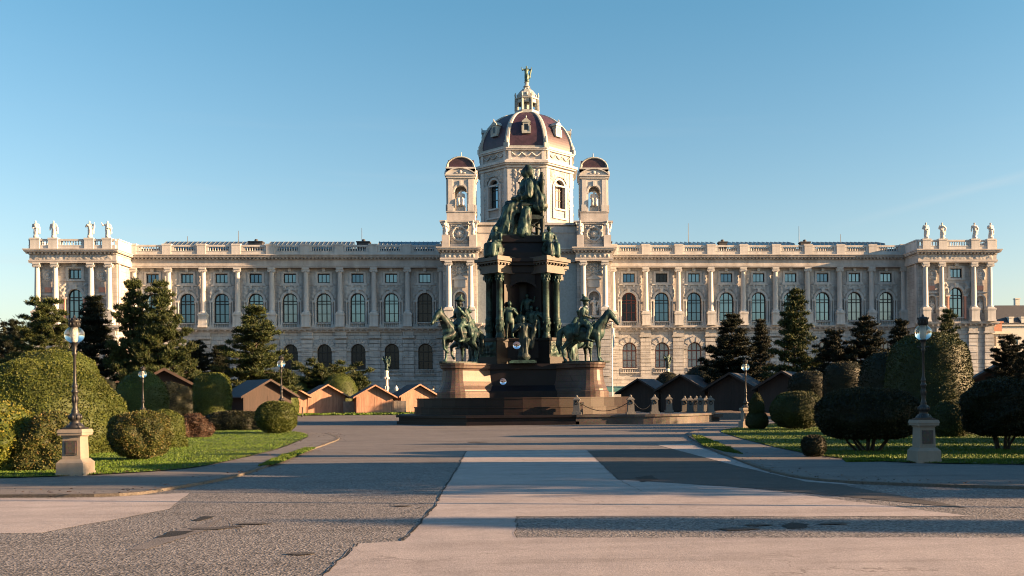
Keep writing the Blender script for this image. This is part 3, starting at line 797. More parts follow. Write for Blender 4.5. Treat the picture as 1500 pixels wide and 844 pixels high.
    pw.quad((px0, PY, 0), (px0, 22, 0), (px0, 22, 14), (px0, PY, 14)); pw.quad((px1, PY, 0), (px1, 22, 0), (px1, 22, 14), (px1, PY, 14))
    for c in (-5.7, -2.85, 2.85, 5.7):
        for q in range(12):
            z0 = 5.4 + q * .62; p = .38 if q % 2 == 0 else .3
            if z0 + .58 < 12.6: pw.box(pc + c - .8, pc + c + .8, PY - p, PY, z0, z0 + .58)
        pw.box(pc + c - .95, pc + c + .95, PY - .48, PY, 12.45, 12.75); pw.box(pc + c - .8, pc + c + .8, PY - .36, PY, 12.75, 13.55)
    pw.box(px0 - .4, px1 + .4, PY - .5, PY, 0, 5.2)
    part('rusticated_wall', pw, 'stone_rustic')
    pe = MB(); entablature(pe, px0, px1, PY - .45, (1, 1), 22); part('entablature', pe, 'stone'); pe = MB(); string_course(pe, px0, px1, PY - .12, (1, 1))
    for s, xx in ((1, px1), (-1, px0)):
        pe.box(min(xx, xx + s * .55), max(xx, xx + s * .55), PY, 22, 13.6, 14.3)
    part('string_course', pe, 'stone')
    pt = MB(); pr = MB(); pp = MB()
    arch_ring(pt, pc, 20.4, 2.35, .42, PY, .18); pt.box(pc - .28, pc + .28, PY - .4, PY, 20.35, 21.1)
    for s in (-1, 1):
        pt.box(pc + s * 1.55 - .36, pc + s * 1.55 + .36, PY - .36, PY, 18.8, 19.1)
        pp.lathe([(.24, 14.9), (.24, 15.3), (.19, 15.45), (.17, 18.5), (.23, 18.8)], pc + s * 1.55, PY - .22, n=10)
        pn = MB(); arch_ring(pn, pc + s * 4.3, 18.9, 1.35, .28, PY, .14, legs=2.6)
        pn.box(pc + s * 4.3 - 1.1, pc + s * 4.3 + 1.1, PY - .2, PY, 19.35, 19.55)
        pp.box(pc + s * 4.3 - .55, pc + s * 4.3 + .55, PY - .06, PY, 19.9, 20.7)
        # roundel
        tor = [[(pc + s * 4.3 + (.78 + .12 * math.cos(2 * PI * j / 6)) * math.cos(2 * PI * i / 18), PY - .06 - .12 * math.sin(2 * PI * j / 6), 22.6 + (.78 + .12 * math.cos(2 * PI * j / 6)) * math.sin(2 * PI * i / 18)) for j in range(6)] for i in range(19)]
        part('niche_frame', pn, 'stone_smooth'); pn = MB(); pn.rings(tor, False, False); pn.ell((pc + s * 4.3, PY, 22.7), (.3, .3, .42)); pn.ell((pc + s * 4.3, PY, 22.2), (.48, .25, .25)); part('roundel', pn, 'stone_smooth')
        relief(pr, pc + s * 4.3 - .95, pc + s * 4.3 + .95, 21.6, 23.6, PY - .006, .14, 5)
        relief(pr, pc + s * 2.0 - .7, pc + s * 2.0 + .75, 18.9, 21.4, PY - .006, .42, 6, sym=False, sc=1.1)
    for (a, b, c, d) in ((-1.45, -1.05, 21.95, 23.8), (1.05, 1.45, 21.95, 23.8), (-1.45, 1.45, 23.8, 24.05), (-1.6, 1.6, 21.7, 21.95)):
        pt.box(pc + a, pc + b, PY - .16, PY, c, d)
    pt.box(pc - .3, pc + .3, PY - .45, PY, 24.05, 24.58); pt.box(pc - 1.2, pc + 1.2, PY - .4, PY + .1, 15.02, 15.2); baluster_row(pt, pc - 1.15, pc + 1.15, PY - .15, 14.42, .6, .3, .085)
    relief(pr, px0 + .3, px1 - .3, 25.1, 25.9, PY - .96, .12, 8, sc=2)
    part('window_dressing', pt, 'stone_smooth'); part('relief_ornament', pr, 'relief_stone'); part('pink_plaques', pp, 'plaque_pink')
    for c in (-5.7, -2.85, 2.85, 5.7): column(pc + c, PY - .62)
    window('pavilion', (pc, PY + .36, 15.2)); window('small', (pc, PY + .32, 22.1)); window('lower_dark', (pc, PY + .45, 7.0))
    balustrade(px0 - .3, px1 + .3, PY - 1.0, [pc + c for c in (-5.7, -2.85, 2.85, 5.7)])
    rt = MB(); inner = px0 if sgn > 0 else px1; s = -sgn
    for xx in (px0 - .3, px1 + .3):
        rt = MB(); rt.box(xx - .25, xx + .25, PY - .7, 4, 26.82, 28.4); rt.box(xx - .35, xx + .35, PY - .6, 4, 28.4, 28.6); part('parapet', rt, 'stone_smooth')
    rb = MB(); rb.box(px0 + .6, px1 - .6, PY + .7, 22, 0, 26.95); part('roof', rb, 'roof_metal')
    # side return: flat pilaster strips
    rs = MB(); 
    for yy in (-5.7, -.9):
        rs.box(min(inner, inner - sgn * .22), max(inner, inner - sgn * .22), yy, yy + .8, 14.41, 24.59); 
    part('pilaster', rs, 'stone')

# ---------------- central block with two towers
TY, MY = -8.0, -6.6
for sgn in (1, -1):
    tx0, tx1 = sorted((sgn * 8.35, sgn * 13.95)); tc = sgn * 11.15
    w = MB(); wall_open(w, tx0, tx1, TY, 14.2, 26.7, [(tc, 1.7, 15.6, 19.6, True)], .7)
    w.box(tc - 1, tc + 1, TY + .7, TY + .72, 15.4, 19.8)
    for xx in (tx0, tx1): w.quad((xx, TY, 0), (xx, 12, 0), (xx, 12, 26.7), (xx, TY, 26.7))
    part('wall', w, 'stone_blocks')
    w = MB(); wall_open(w, tx0, tx1, TY, 0, 14.0, [(tc, 1.6, 7, 10.6, True)], .5); w.box(tc - 1, tc + 1, TY + .5, TY + .52, 6.8, 10.8)
    for c in (tx0 + .95, tx1 - .95):
        for q in range(12):
            z0 = 5.4 + q * .62; p = .38 if q % 2 == 0 else .3
            if z0 + .58 < 12.6: w.box(c - .9, c + .9, TY - p, TY, z0, z0 + .58)
    w.box(tx0 - .2, tx1 + .2, TY - .5, TY, 0, 5.2)
    part('rusticated_wall', w, 'stone_rustic')
    e = MB(); entablature(e, tx0 + .1, tx1 - .1, TY - .55, (1, 1), TY + 8); part('entablature', e, 'stone'); e = MB(); string_course(e, tx0, tx1, TY - .12, (1, 1)); part('string_course', e, 'stone')
    for c in (tx0 + 1.0, tx1 - 1.0): column(c, TY - .72)
    d = MB(); rl = MB()
    arch_ring(d, tc, 19.6, 1.7, .28, TY, .16, legs=3.4); d.box(tc - 1.1, tc + 1.1, TY - .2, TY, 15.3, 15.6)
    d.box(tc - .95, tc + .95, TY - .14, TY, 20.3, 21.6); d.box(tc - 1.25, tc + 1.25, TY - .3, TY, 21.6, 21.75)
    d.add([(tc - 1.3, TY - .3, 21.75), (tc + 1.3, TY - .3, 21.75), (tc, TY - .3, 22.4), (tc - 1.3, TY, 21.75), (tc + 1.3, TY, 21.75), (tc, TY, 22.4)], [(0, 1, 2), (0, 2, 5, 3), (1, 4, 5, 2)])
    tor = [[(tc + (.62 + .12 * math.cos(2 * PI * j / 6)) * math.cos(2 * PI * i / 18), TY - .08 - .14 * math.sin(2 * PI * j / 6), 23.3 + (.62 + .12 * math.cos(2 * PI * j / 6)) * math.sin(2 * PI * i / 18)) for j in range(6)] for i in range(19)]
    d.rings(tor, False, False); d.ell((tc, TY - .1, 23.4), (.24, .28, .32)); d.ell((tc, TY - .05, 22.95), (.4, .25, .22))
    part('niche_frame', d, 'stone_smooth')
    relief(rl, tc - 1.75, tc + 1.75, 22.2, 24.5, TY - .006, .34, 11, step=.12, sc=2)
    relief(rl, tc - 2.6, tc + 2.6, 25.1, 25.92, TY - 1.06, .16, 12, step=.12, sc=2.2)
    # attic with wreath and corner figures
    a = MB(); a.box(tx0, tx1, TY, TY + 5.6, 26.8, 30.9); a.box(tx0 - .3, tx1 + .3, TY - .3, TY + 5.9, 30.9, 31.15); a.box(tx0 - .45, tx1 + .45, TY - .45, TY + 6.0, 31.15, 31.4)
    for c in (tx0 + .55, tx1 - .55): a.box(c - .6, c + .6, TY - 1.1, TY, 26.81, 28.9)
    a.box(tx0 + 1.2, tx1 - 1.2, TY - .25, TY, 26.82, 27.5)
    part('attic', a, 'stone')
    relief(rl, tc - 1.6, tc + 1.6, 27.5, 30.8, TY - .008, .36, 13, step=.12, sc=1.7)
    tor = [[(tc + (1.15 + .2 * math.cos(2 * PI * j / 6) + .07 * math.sin(i * 2.2)) * math.cos(2 * PI * i / 36), TY - .2 - .24 * math.sin(2 * PI * j / 6), 29.2 + (1.15 + .2 * math.cos(2 * PI * j / 6) + .07 * math.sin(i * 2.2)) * math.sin(2 * PI * i / 36)) for j in range(6)] for i in range(37)]
    rl.rings(tor, False, False); rl.ell((tc, TY - .1, 29.2), (.55, .4, .6))
    part('relief_ornament', rl, 'relief_stone')
    # turret
    t = MB(); q0, q1 = tc - 2.6, tc + 2.6; ty0, ty1 = TY + .15, TY + 5.35; TS = Matrix.Translation((tc + .2, (ty0 + ty1) / 2, 0)) @ Matrix.Diagonal((.90, .90, 1, 1)) @ Matrix.Translation((-tc, -(ty0 + ty1) / 2, 0)); t.M = TS
    t.box(q0, q1, ty0, ty1, 31.4, 32.9); t.box(q0 - .12, q1 + .12, ty0 - .12, ty1 + .12, 32.9, 33.1)
    part('turret_base', t, 'stone')
    t = MB()
    for k in range(4):
        t.M = TS @ Matrix.Translation((tc, (ty0 + ty1) / 2, 0)) @ Matrix.Rotation(k * PI / 2, 4, 'Z')
        wall_open(t, -2.5, 2.5, -2.5, 33.1, 38.6, [(0, 2.2, 33.1, 37.4, True)], .9)
        wall_open(t, -1.6, 1.6, -1.6, 33.1, 38.6, [(0, 2.2, 33.1, 37.4, True)], .02)
        arch_ring(t, 0, 37.4, 2.2, .32, -2.5, .1, legs=0); t.box(-.2, .2, -2.7, -2.5, 37.35, 38.2)
        for s in (-1, 1):
            t.box(s * 1.86 - .42, s * 1.86 + .42, -2.66, -2.5, 33.1, 38.4); t.box(s * 1.86 - .55, s * 1.86 + .55, -2.78, -2.66, 33.1, 34.2); t.box(s * 1.3 - .26, s * 1.3 + .26, -2.62, -2.5, 36.1, 36.3)
        t.box(-2.7, 2.7, -2.72, -1.4, 38.6, 38.95); t.box(-2.85, 2.85, -2.9, -1.4, 38.95, 39.2)
        # segmental pediment
        seg = [(-2.7 + 5.4 * i / 12, 39.2 + .95 * math.sin(PI * i / 12) ** .8 + .02) for i in range(13)]
        t.add([(x, -2.7, 39.2) for x, z in seg] + [(x, -2.7, z) for x, z in seg], [(i, i + 1, 14 + i, 13 + i) for i in range(12)])
        t.rings([[(x, -2.95, z), (x, -2.6, z), (x, -2.6, z + .18), (x, -2.95, z + .18)] for x, z in seg], smooth=False)
        t.ell((0, -2.7, 39.6), (.35, .2, .3)); t.ell((-.7, -2.68, 39.45), (.4, .15, .15)); t.ell((.7, -2.68, 39.45), (.4, .15, .15))
        t.box(-2.45, 2.45, -2.45, -1.2, 39.22, 40.15); t.box(-2.7, 2.7, -2.74, -1.2, 40.15, 40.42)
    t.M = None
    part('turret', t, 'stone_smooth')
    dm = MB(); rbm = MB(); dm.M = TS; rbm.M = TS; cy = (ty0 + ty1) / 2; prof = []
    for k in range(9):
        u = k / 8; prof.append((2.35 * max(.04, math.cos(u * PI / 2)) ** .8, 40.42 + 1.65 * math.sin(u * PI / 2)))
    dm.rings([[(tc + sx * r, cy + sy * r, z) for sx, sy in ((-1, -1), (1, -1), (1, 1), (-1, 1))] for r, z in prof], smooth=False); 
    lun = [(2.42 * math.cos(PI * i / 14), 40.42 + 1.66 * math.sin(PI * i / 14)) for i in range(15)]
    for sw in (0, 1):
        ends_ = [[((tc + x, cy + q, z) if not sw else (tc + q, cy + x, z)) for x, z in lun] for q in (-2.36, 2.36)]
        dm.add(ends_[0] + ends_[1], [(i, i + 1, 16 + i, 15 + i) for i in range(14)], True); dm.add(ends_[0], [tuple(range(15))]); dm.add(ends_[1], [tuple(range(15))])
    part('turret_dome', dm, 'dome_copper')
    for sx, sy in ((-1, -1), (1, -1), (1, 1), (-1, 1)):
        for (r0, z0), (r1, z1) in zip(prof, prof[1:]): rbm.tube((tc + sx * r0, cy + sy * r0, z0), (tc + sx * r1, cy + sy * r1, z1), .17, n=6)
    for sy in (-1, 1):
        P = [(2.52 * math.cos(PI * i / 14), 40.42 + 1.72 * math.sin(PI * i / 14)) for i in range(15)]
        for (xa_, za_), (xb_, zb_) in zip(P, P[1:]): rbm.tube((tc + xa_, cy + sy * 2.45, za_), (tc + xb_, cy + sy * 2.45, zb_), .15, n=6)
    rbm.lathe([(.5, 42.0), (.4, 42.2), (.18, 42.4), (.24, 42.7), (.1, 42.9), (.05, 43.5)], tc, cy, n=8)
    part('turret_dome_ribs', rbm, 'dome_rib')
# middle front between the towers
mid = MB(); wall_open(mid, -8.35, 8.35, MY, 14.2, 26.7, [(s * 5.4, 2.3, 15.2, 20.3, True) for s in (-1, 0, 1)] + [(s * 5.4, 1.9, 22.1, 23.65, False) for s in (-1, 0, 1)], .5)
part('wall', mid, 'stone_blocks')
mid = MB(); wall_open(mid, -8.35, 8.35, MY, 0, 14.0, [(s * 5.4, 2.6, 1.0, 8.5, True) for s in (-1, 0, 1)], .9); mid.box(-8.3, 8.3, MY + .9, MY + .95, 0, 9); part('rusticated_wall', mid, 'stone_rustic')
d = MB(); rl = MB(); e = MB()
for s in (-1, 0, 1):
    x = s * 5.4
    window('upper_red' if s > 0 else 'upper_dark', (x, MY + .4, 15.2)); window('small', (x, MY + .35, 22.1))
    arch_ring(d, x, 20.3, 2.3, .4, MY, .16); d.box(x - .28, x + .28, MY - .38, MY, 20.25, 21)
    for q in (-1, 1):
        d.lathe([(.2, 14.9), (.155, 15.45), (.135, 18.5), (.22, 18.75)], x + q * 1.5, MY - .2, n=8); d.box(x + q * 1.5 - .36, x + q * 1.5 + .36, MY - .34, MY, 18.75, 19.05)
    d.box(x - 1.7, x + 1.7, MY - .3, MY, 14.4, 15.2)
    relief(rl, x - 2.3, x + 2.3, 19.1, 21.8, MY - .006, .3, 15, holes=((x, 19.1, 1.65),))
    if s: d.box(x - s * 2.75 - .5, x - s * 2.75 + .5, MY - .3, MY, 14.4, 24.6)
    part('window_dressing', d, 'stone_smooth'); d = MB()
entablature(e, -8.3, 8.3, MY - .45, (0, 0), MY + 6); part('entablature', e, 'stone'); e = MB(); string_course(e, -8.3, 8.3, MY - .12); part('string_course', e, 'stone'); e = MB()
e.box(-8.35, 8.35, MY - .3, MY + 8, 26.81, 30.6); e.box(-8.3, 8.3, MY - .12, MY + 7, 30.6, 30.9); e.box(-8.3, 8.3, MY - .5, MY + 7.5, 30.9, 31.3); e.box(-8.2, 8.2, MY - .45, MY - .3, 29.6, 29.75)
part('relief_ornament', rl, 'relief_stone'); part('attic', e, 'stone')
ins = MB(); ins.box(-13.7, 13.7, TY + .9, 26, 0, 26.75); part('roof', ins, 'roof_metal')

# ---------------- octagonal drum, dome, lantern
DY = 12.0; AP = 8.35; half = AP * math.tan(PI / 8)
dr = MB(); dw = MB(); rl = MB()
for k in range(8):
    Mk = Matrix.Translation((0, DY, 0)) @ Matrix.Rotation(k * PI / 4, 4, 'Z') @ Matrix.Translation((0, -AP, 0))
    for b in (dr, dw, rl): b.M = Mk
    wall_open(dr, -half, half, 0, 26.0, 46.4, [(0, 2.4, 36.2, 41.4, True)], .8)
    arch_ring(dw, 0, 41.4, 2.4, .4, 0, .18)
    for s in (-1, 1):
        dw.box(s * 1.6 - .25, s * 1.6 + .25, -.22, 0, 34.6, 40.2); dw.box(s * (half - .42) - .4, s * (half - .42) + .4, -.16, .0, 33.6, 43.2)
        relief(rl, s * 2.42 - .4, s * 2.42 + .4, 36.3, 40.6, -.006, .24, 21, step=.13, sc=1.8)
    dw.box(-1.5, 1.5, -.35, .3, 35.9, 36.2); dw.box(-1.9, 1.9, -.3, 0, 34.3, 34.6); dw.box(-half, half, -.25, 0, 33.3, 33.6)
    dw.box(-1.9, 1.9, -.18, 0, 40.2, 40.5)
    relief(rl, -half + .9, half - .9, 40.6, 43.0, -.006, .3, 22, step=.13, sc=1.6, holes=((0, 40.2, 1.7),))
    for z0, z1, p in ((43.1, 43.4, .35), (43.4, 43.6, .25), (43.6, 43.85, .75), (43.85, 44.25, 1.0), (44.25, 44.6, .3), (46.2, 46.45, .35), (46.45, 46.7, .5)):
        hp = (AP + p) * math.tan(PI / 8); dw.add([(-half, 0, z0), (half, 0, z0), (hp, -p, z0), (-hp, -p, z0), (-half, 0, z1), (half, 0, z1), (hp, -p, z1), (-hp, -p, z1)], [(0, 1, 2, 3), (4, 5, 6, 7), (2, 3, 7, 6)])
    dw.box(-half + .25, -half + .75, -.22, 0, 44.61, 46.2); dw.box(half - .75, half - .25, -.22, 0, 44.61, 46.2)
    # garlands on the upper band
    for g in (-1.75, 0, 1.75):
        for i in range(9):
            u = i / 8; rl.ell((g - .8 + 1.6 * u, -.12, 45.75 - .5 * math.sin(PI * u)), (.16, .13, .16), n=6, m=5)
    dr.M = dw.M = rl.M = None
    wk = 'drum_amber' if k == 1 else 'drum'
    p = Mk @ Vector((0, .6, 36.2)); window(wk, p, k * PI / 4)
part('drum_wall', dr, 'stone_blocks'); part('drum_trim', dw, 'stone_smooth'); part('relief_ornament', rl, 'relief_stone')
cr = MB(); cr.M = Matrix.Translation((0, DY, 0)); cr.lathe([(6.9, 26), (6.9, 46.3)], n=8, smooth=False, a0=PI / 8); cr.M = None; part('drum_core', cr, 'dark_room')
dome = MB(); prof = []
for k in range(19):
    z = 46.7 + 8.2 * k / 18; u = (z - 46.7) / 8.5; prof.append(((AP + .05) * math.sqrt(1 - u * u), z))
oct_ring = lambda a, z: [(a / math.cos(PI / 8) * math.cos(PI / 8 + PI / 4 * i), DY + a / math.cos(PI / 8) * math.sin(PI / 8 + PI / 4 * i), z) for i in range(8)]
dome.rings([oct_ring(a, z) for a, z in prof], smooth=False); part('dome', dome, 'dome_copper')
rb = MB()
for i in range(8):
    an = PI / 8 + PI / 4 * i; rd = Vector((math.cos(an), math.sin(an), 0)); tg = Vector((-math.sin(an), math.cos(an), 0)); rs = []
    for a, z in prof:
        c = rd * (a / math.cos(PI / 8)) + Vector((0, DY, z)); wv = .26 + .13 * a / AP
        rs.append([tuple(c - tg * wv - rd * .15), tuple(c - tg * wv * .9 + rd * .2), tuple(c + rd * .3), tuple(c + tg * wv * .9 + rd * .2), tuple(c + tg * wv - rd * .15)])
    rb.rings(rs, smooth=False)
    c = rd * (AP / math.cos(PI / 8) + .1); rb.obox(c.x, DY + c.y, 46.7, 47.5, .9, .9, an); rb.lathe([(.3, 47.5), (.42, 47.9), (.2, 48.3), (.05, 48.8)], c.x, DY + c.y, n=8)
rb.rings([oct_ring(AP + .35, 46.7), oct_ring(AP + .35, 47.0), oct_ring(AP - .1, 47.1)], smooth=False)
part('dome_ribs', rb, 'dome_rib')
for k in range(8):
    d = MB(); zz = 49.3; u = (zz - 46.7) / 8.5; a = (AP + .05) * math.sqrt(1 - u * u)
    d.box(-.75, .75, -.35, 2.2, 49.6, 51.3); d.box(-.95, .95, -.5, 1.8, 49.3, 49.6); d.box(-.95, .95, -.5, 1.9, 51.3, 51.45)
    d.add([(-.95, -.5, 51.45), (.95, -.5, 51.45), (0, -.5, 52.1), (-.95, 2.2, 51.45), (.95, 2.2, 51.45), (0, 2.6, 52.1)], [(0, 1, 2), (0, 2, 5, 3), (1, 4, 5, 2)])
    d.lathe([(.12, 52.1), (.16, 52.25), (.03, 52.5)], 0, -.4, n=6)
    for s in (-1, 1): d.box(s * .85 - .14, s * .85 + .14, -.45, .4, 49.6, 50.7)
    o = d.build('dormer', MAT['dome_rib'], bld, (a * math.sin(k * PI / 4), DY - a * math.cos(k * PI / 4), 0)); o.rotation_euler = (0, 0, k * PI / 4); o.scale = (.82, .82, 1)
    d = MB(); d.box(-.4, .4, -.37, -.34, 49.9, 51.0); d.build('pane', MAT['pane_dark'], o)
lt = MB()
lt.M = Matrix.Translation((.12, DY, -.95))
lt.lathe([(2.9, 55.3), (2.9, 55.7), (2.5, 55.8), (2.4, 56.4)], n=8, smooth=False, a0=PI / 8)
lt.lathe([(2.0, 58.5), (2.35, 58.6), (2.4, 58.85), (2.0, 58.95), (1.95, 59.1), (1.7, 59.8), (1.2, 60.4), (.65, 60.75), (.5, 60.9), (.5, 61.1), (.7, 61.2), (.45, 61.4), (.4, 62.0), (.5, 62.1)], n=8, smooth=False, a0=PI / 8)
for i in range(8):
    an = PI / 8 + PI / 4 * i; c = Vector((math.cos(an), math.sin(an), 0))
    lt.obox(c.x * 1.95, c.y * 1.95, 56.4, 58.5, .55, .45, an); lt.lathe([(.16, 56.4), (.13, 57), (.12, 58.5)], c.x * 2.35, c.y * 2.35, n=6); lt.lathe([(.14, 58.95), (.2, 59.3), (.05, 59.8)], c.x * 2.3, c.y * 2.3, n=6)
    a2 = PI / 4 * i; c2 = Vector((math.cos(a2), math.sin(a2), 0)); lt.obox(c2.x * 1.85, c2.y * 1.85, 57.9, 58.5, .3, .9, a2)
    lt.tube((c.x * 1.75, c.y * 1.75, 59.2), (c.x * .7, c.y * .7, 60.85), .1, .07, 5); lt.ell((c2.x * 1.6, c2.y * 1.6, 59.5), (.3, .3, .35), n=8, m=6)
lt.lathe([(1.1, 55.8), (1.1, 58.5)], n=8, smooth=False)
lt.M = None
part('lantern', lt, 'dome_rib')

# ------------------------------------------------------------------ sculpture
def sculpt(mb, voxel, name='body', folds=0.0, fold_scale=3.0, smooth_it=2, seed=0, zmax=None):
    me = mb.mesh(name); o = bpy.data.objects.new('tmp', me); col.objects.link(o)
    md = o.modifiers.new('r', 'REMESH'); md.mode = 'VOXEL'; md.voxel_size = voxel
    if smooth_it:
        ms = o.modifiers.new('s', 'SMOOTH'); ms.iterations = smooth_it; ms.factor = .5
    dg = bpy.context.evaluated_depsgraph_get(); ev = o.evaluated_get(dg)
    out = bpy.data.meshes.new_from_object(ev); bpy.data.objects.remove(o); bpy.data.meshes.remove(me)
    out.name = name
    if folds:
        n = len(out.vertices); nor = [v.normal.copy() for v in out.vertices]
        for v, nr in zip(out.vertices, nor):
            p = v.co
            if zmax is not None and p.z > zmax: continue
            f = noise.noise(Vector((p.x * fold_scale + seed, p.y * fold_scale, p.z * fold_scale * .28)))
            f2 = noise.noise(Vector((p.x * fold_scale * 2.3, p.y * fold_scale * 2.3 + seed, p.z * fold_scale * .6)))
            v.co = p + nr * folds * (1 - 2 * abs(f) + .6 * f2 - .4)
    out.polygons.foreach_set('use_smooth', [True] * len(out.polygons)); out.update()
    return out
def standing(seed, H=1.0, robe=True, arm=0, hat=False, cloak=False, voxel=.015):
    rnd = random.Random(seed); b = MB(); sw = rnd.uniform(-.03, .03)
    if robe:
        b.cap((0, 0, .04), (sw, 0, .5), .125, .10); b.ell((.02, -.03, .08), (.15, .13, .1)); b.cap((.05, -.06, .1), (.05 + sw, -.04, .45), .06, .08)
    else:
        for s, d in ((-1, .03), (1, -.03)):
            b.cap((s * .075, d, .03), (s * .07, d * .8, .27), .035, .05); b.cap((s * .07, d * .8, .27), (s * .055, 0, .5), .05, .075); b.cap((s * .08, d, .025), (s * .095, d - .09, .02), .03, .022)
    b.cap((sw, 0, .48), (sw * .5, 0, .70), .10, .11); b.cap((-.10, 0, .785), (.10, 0, .785), .055, .055); b.ell((0, 0, .72), (.135, .09, .11))
    b.cap((0, 0, .8), (0, -.01, .88), .038, .036); b.ell((0, -.015, .925), (.052, .062, .072)); b.ell((0, .015, .935), (.058, .06, .065)); b.cap((0, -.075, .915), (0, -.07, .93), .012)
    if hat: b.ell((0, 0, .985), (.10, .085, .025)); b.ell((0, 0, 1.005), (.055, .055, .035))
    for s in (-1, 1):
        m = (arm + s * rnd.randint(0, 1)) % 4
        sh = Vector((s * .145, 0, .775))
        if m == 0: el, ha = Vector((s * .19, .02, .62)), Vector((s * .10, -.13, .56))
        elif m == 1: el, ha = Vector((s * .2, .0, .6)), Vector((s * .19, -.05, .45))
        elif m == 2: el, ha = Vector((s * .2, -.05, .64)), Vector((s * .07, -.14, .74))
        else: el, ha = Vector((s * .26, -.02, .72)), Vector((s * .30, -.08, .88))
        b.cap(sh, el, .047, .038); b.cap(el, ha, .037, .026); b.ell(ha, (.03, .03, .036))
        if robe and s == 1: b.cap(el, (s * .17, .03, .3), .05, .07)
    if cloak: b.cap((0, .07, .74), (0, .12, .08), .12, .17); b.cap((.1, .05, .7), (.14, .06, .1), .06, .1); b.cap((-.1, .05, .7), (-.14, .06, .1), .06, .1)
    for i, v in enumerate(b.v): b.v[i] = (v[0] * H, v[1] * H, v[2] * H)
    return sculpt(b, voxel * H, 'figure', .016 * H if robe or cloak else .006 * H, 12 / H, 1, seed, .82 * H)
def seated(H=1.0, seed=0, voxel=.02):
    # facing -y; seat height .32, total about 1
    b = MB()
    b.ell((0, .02, .36), (.2, .2, .12)); b.cap((0, .05, .4), (0, .0, .68), .15, .14); b.cap((-.13, 0, .74), (.13, 0, .74), .065); b.cap((0, 0, .75), (0, -.02, .85), .045); b.ell((0, -.03, .905), (.062, .075, .088)); b.ell((0, .01, .92), (.07, .07, .08))
    for s in (-1, 1):
        b.cap((s * .1, .0, .38), (s * .13, -.3, .36), .11, .09); b.cap((s * .13, -.3, .34), (s * .12, -.32, .05), .09, .1)
        b.cap((s * .19, 0, .72), (s * .24, -.06, .52), .055, .045); b.cap((s * .24, -.06, .52), (s * .1, -.22, .48), .045, .035)
    b.cap((-.1, -.2, .1), (.1, -.2, .1), .12); b.cap((0, -.18, .3), (0, -.22, .1), .14, .15)
    b.box(-.2, .2, -.1, .22, 0, .32)
    for i, v in enumerate(b.v): b.v[i] = (v[0] * H, v[1] * H, v[2] * H)
    return sculpt(b, voxel * H, 'figure', .014 * H, 8 / H, 1, seed, .8 * H)
def horse_mesh(raised=True, S=1.0):
    b = MB()
    b.cap((-.5, 0, 1.28), (.4, 0, 1.24), .33, .32); b.ell((.5, 0, 1.27), (.33, .27, .38)); b.ell((-.6, 0, 1.30), (.36, .31, .36)); b.ell((-.1, 0, 1.14), (.5, .3, .3))
    b.cap((.55, 0, 1.42), (.82, 0, 1.80), .27, .19); b.cap((.82, 0, 1.80), (1.02, 0, 2.06), .19, .14); b.cap((.7, 0, 1.75), (.9, 0, 2.1), .1, .08)
    b.cap((1.02, 0, 2.06), (1.22, 0, 1.84), .15, .115); b.cap((1.22, 0, 1.84), (1.36, 0, 1.62), .10, .075); b.ell((1.08, 0, 1.98), (.14, .11, .15)); b.ell((1.38, 0, 1.6), (.08, .075, .07))
    for s in (-1, 1):
        b.cap((.98, s * .07, 2.16), (1.0, s * .09, 2.32), .045, .015); b.ell((1.13, s * .09, 2.0), (.04, .03, .04))
        fr = raised and s == 1
        if fr:
            K = Vector((.95, s * .17, 1.0)); b.cap((.55, s * .17, 1.15), K, .15, .085); b.cap(K, (.92, s * .17, .58), .075, .055); b.cap((.92, s * .17, .58), (.78, s * .17, .44), .055, .05); b.cap((.78, s * .17, .44), (.74, s * .17, .42), .075, .07)
        else:
            K = Vector((.56, s * .17, .66)); b.cap((.52, s * .17, 1.15), K, .15, .078); b.ell(K, (.08, .075, .09)); b.cap(K, (.57, s * .17, .2), .058, .05); b.cap((.57, s * .17, .2), (.62, s * .17, .09), .055, .06); b.cap((.63, s * .17, .06), (.63, s * .17, .05), .085, .09)
        dx = .0 if s == 1 else -.16
        b.cap((-.62, s * .17, 1.2), (-.5 + dx, s * .18, .9), .23, .14); b.cap((-.5 + dx, s * .18, .9), (-.80 + dx, s * .18, .6), .13, .075); b.ell((-.82 + dx, s * .18, .6), (.075, .065, .09)); b.cap((-.82 + dx, s * .18, .58), (-.76 + dx, s * .18, .2), .062, .05); b.cap((-.76 + dx, s * .18, .2), (-.70 + dx, s * .18, .09), .055, .06); b.cap((-.69 + dx, s * .18, .06), (-.69 + dx, s * .18, .05), .085, .09)
    b.cap((-.92, 0, 1.45), (-1.12, 0, 1.25), .09, .12); b.cap((-1.12, 0, 1.25), (-1.16, 0, .75), .13, .14); b.cap((-1.16, 0, .75), (-1.12, 0, .4), .13, .05)
    b.v = [(x * S, y * S, z * S) for x, y, z in b.v]
    return sculpt(b, .032 * S, 'horse', .012 * S, 6 / S, 2, 3)
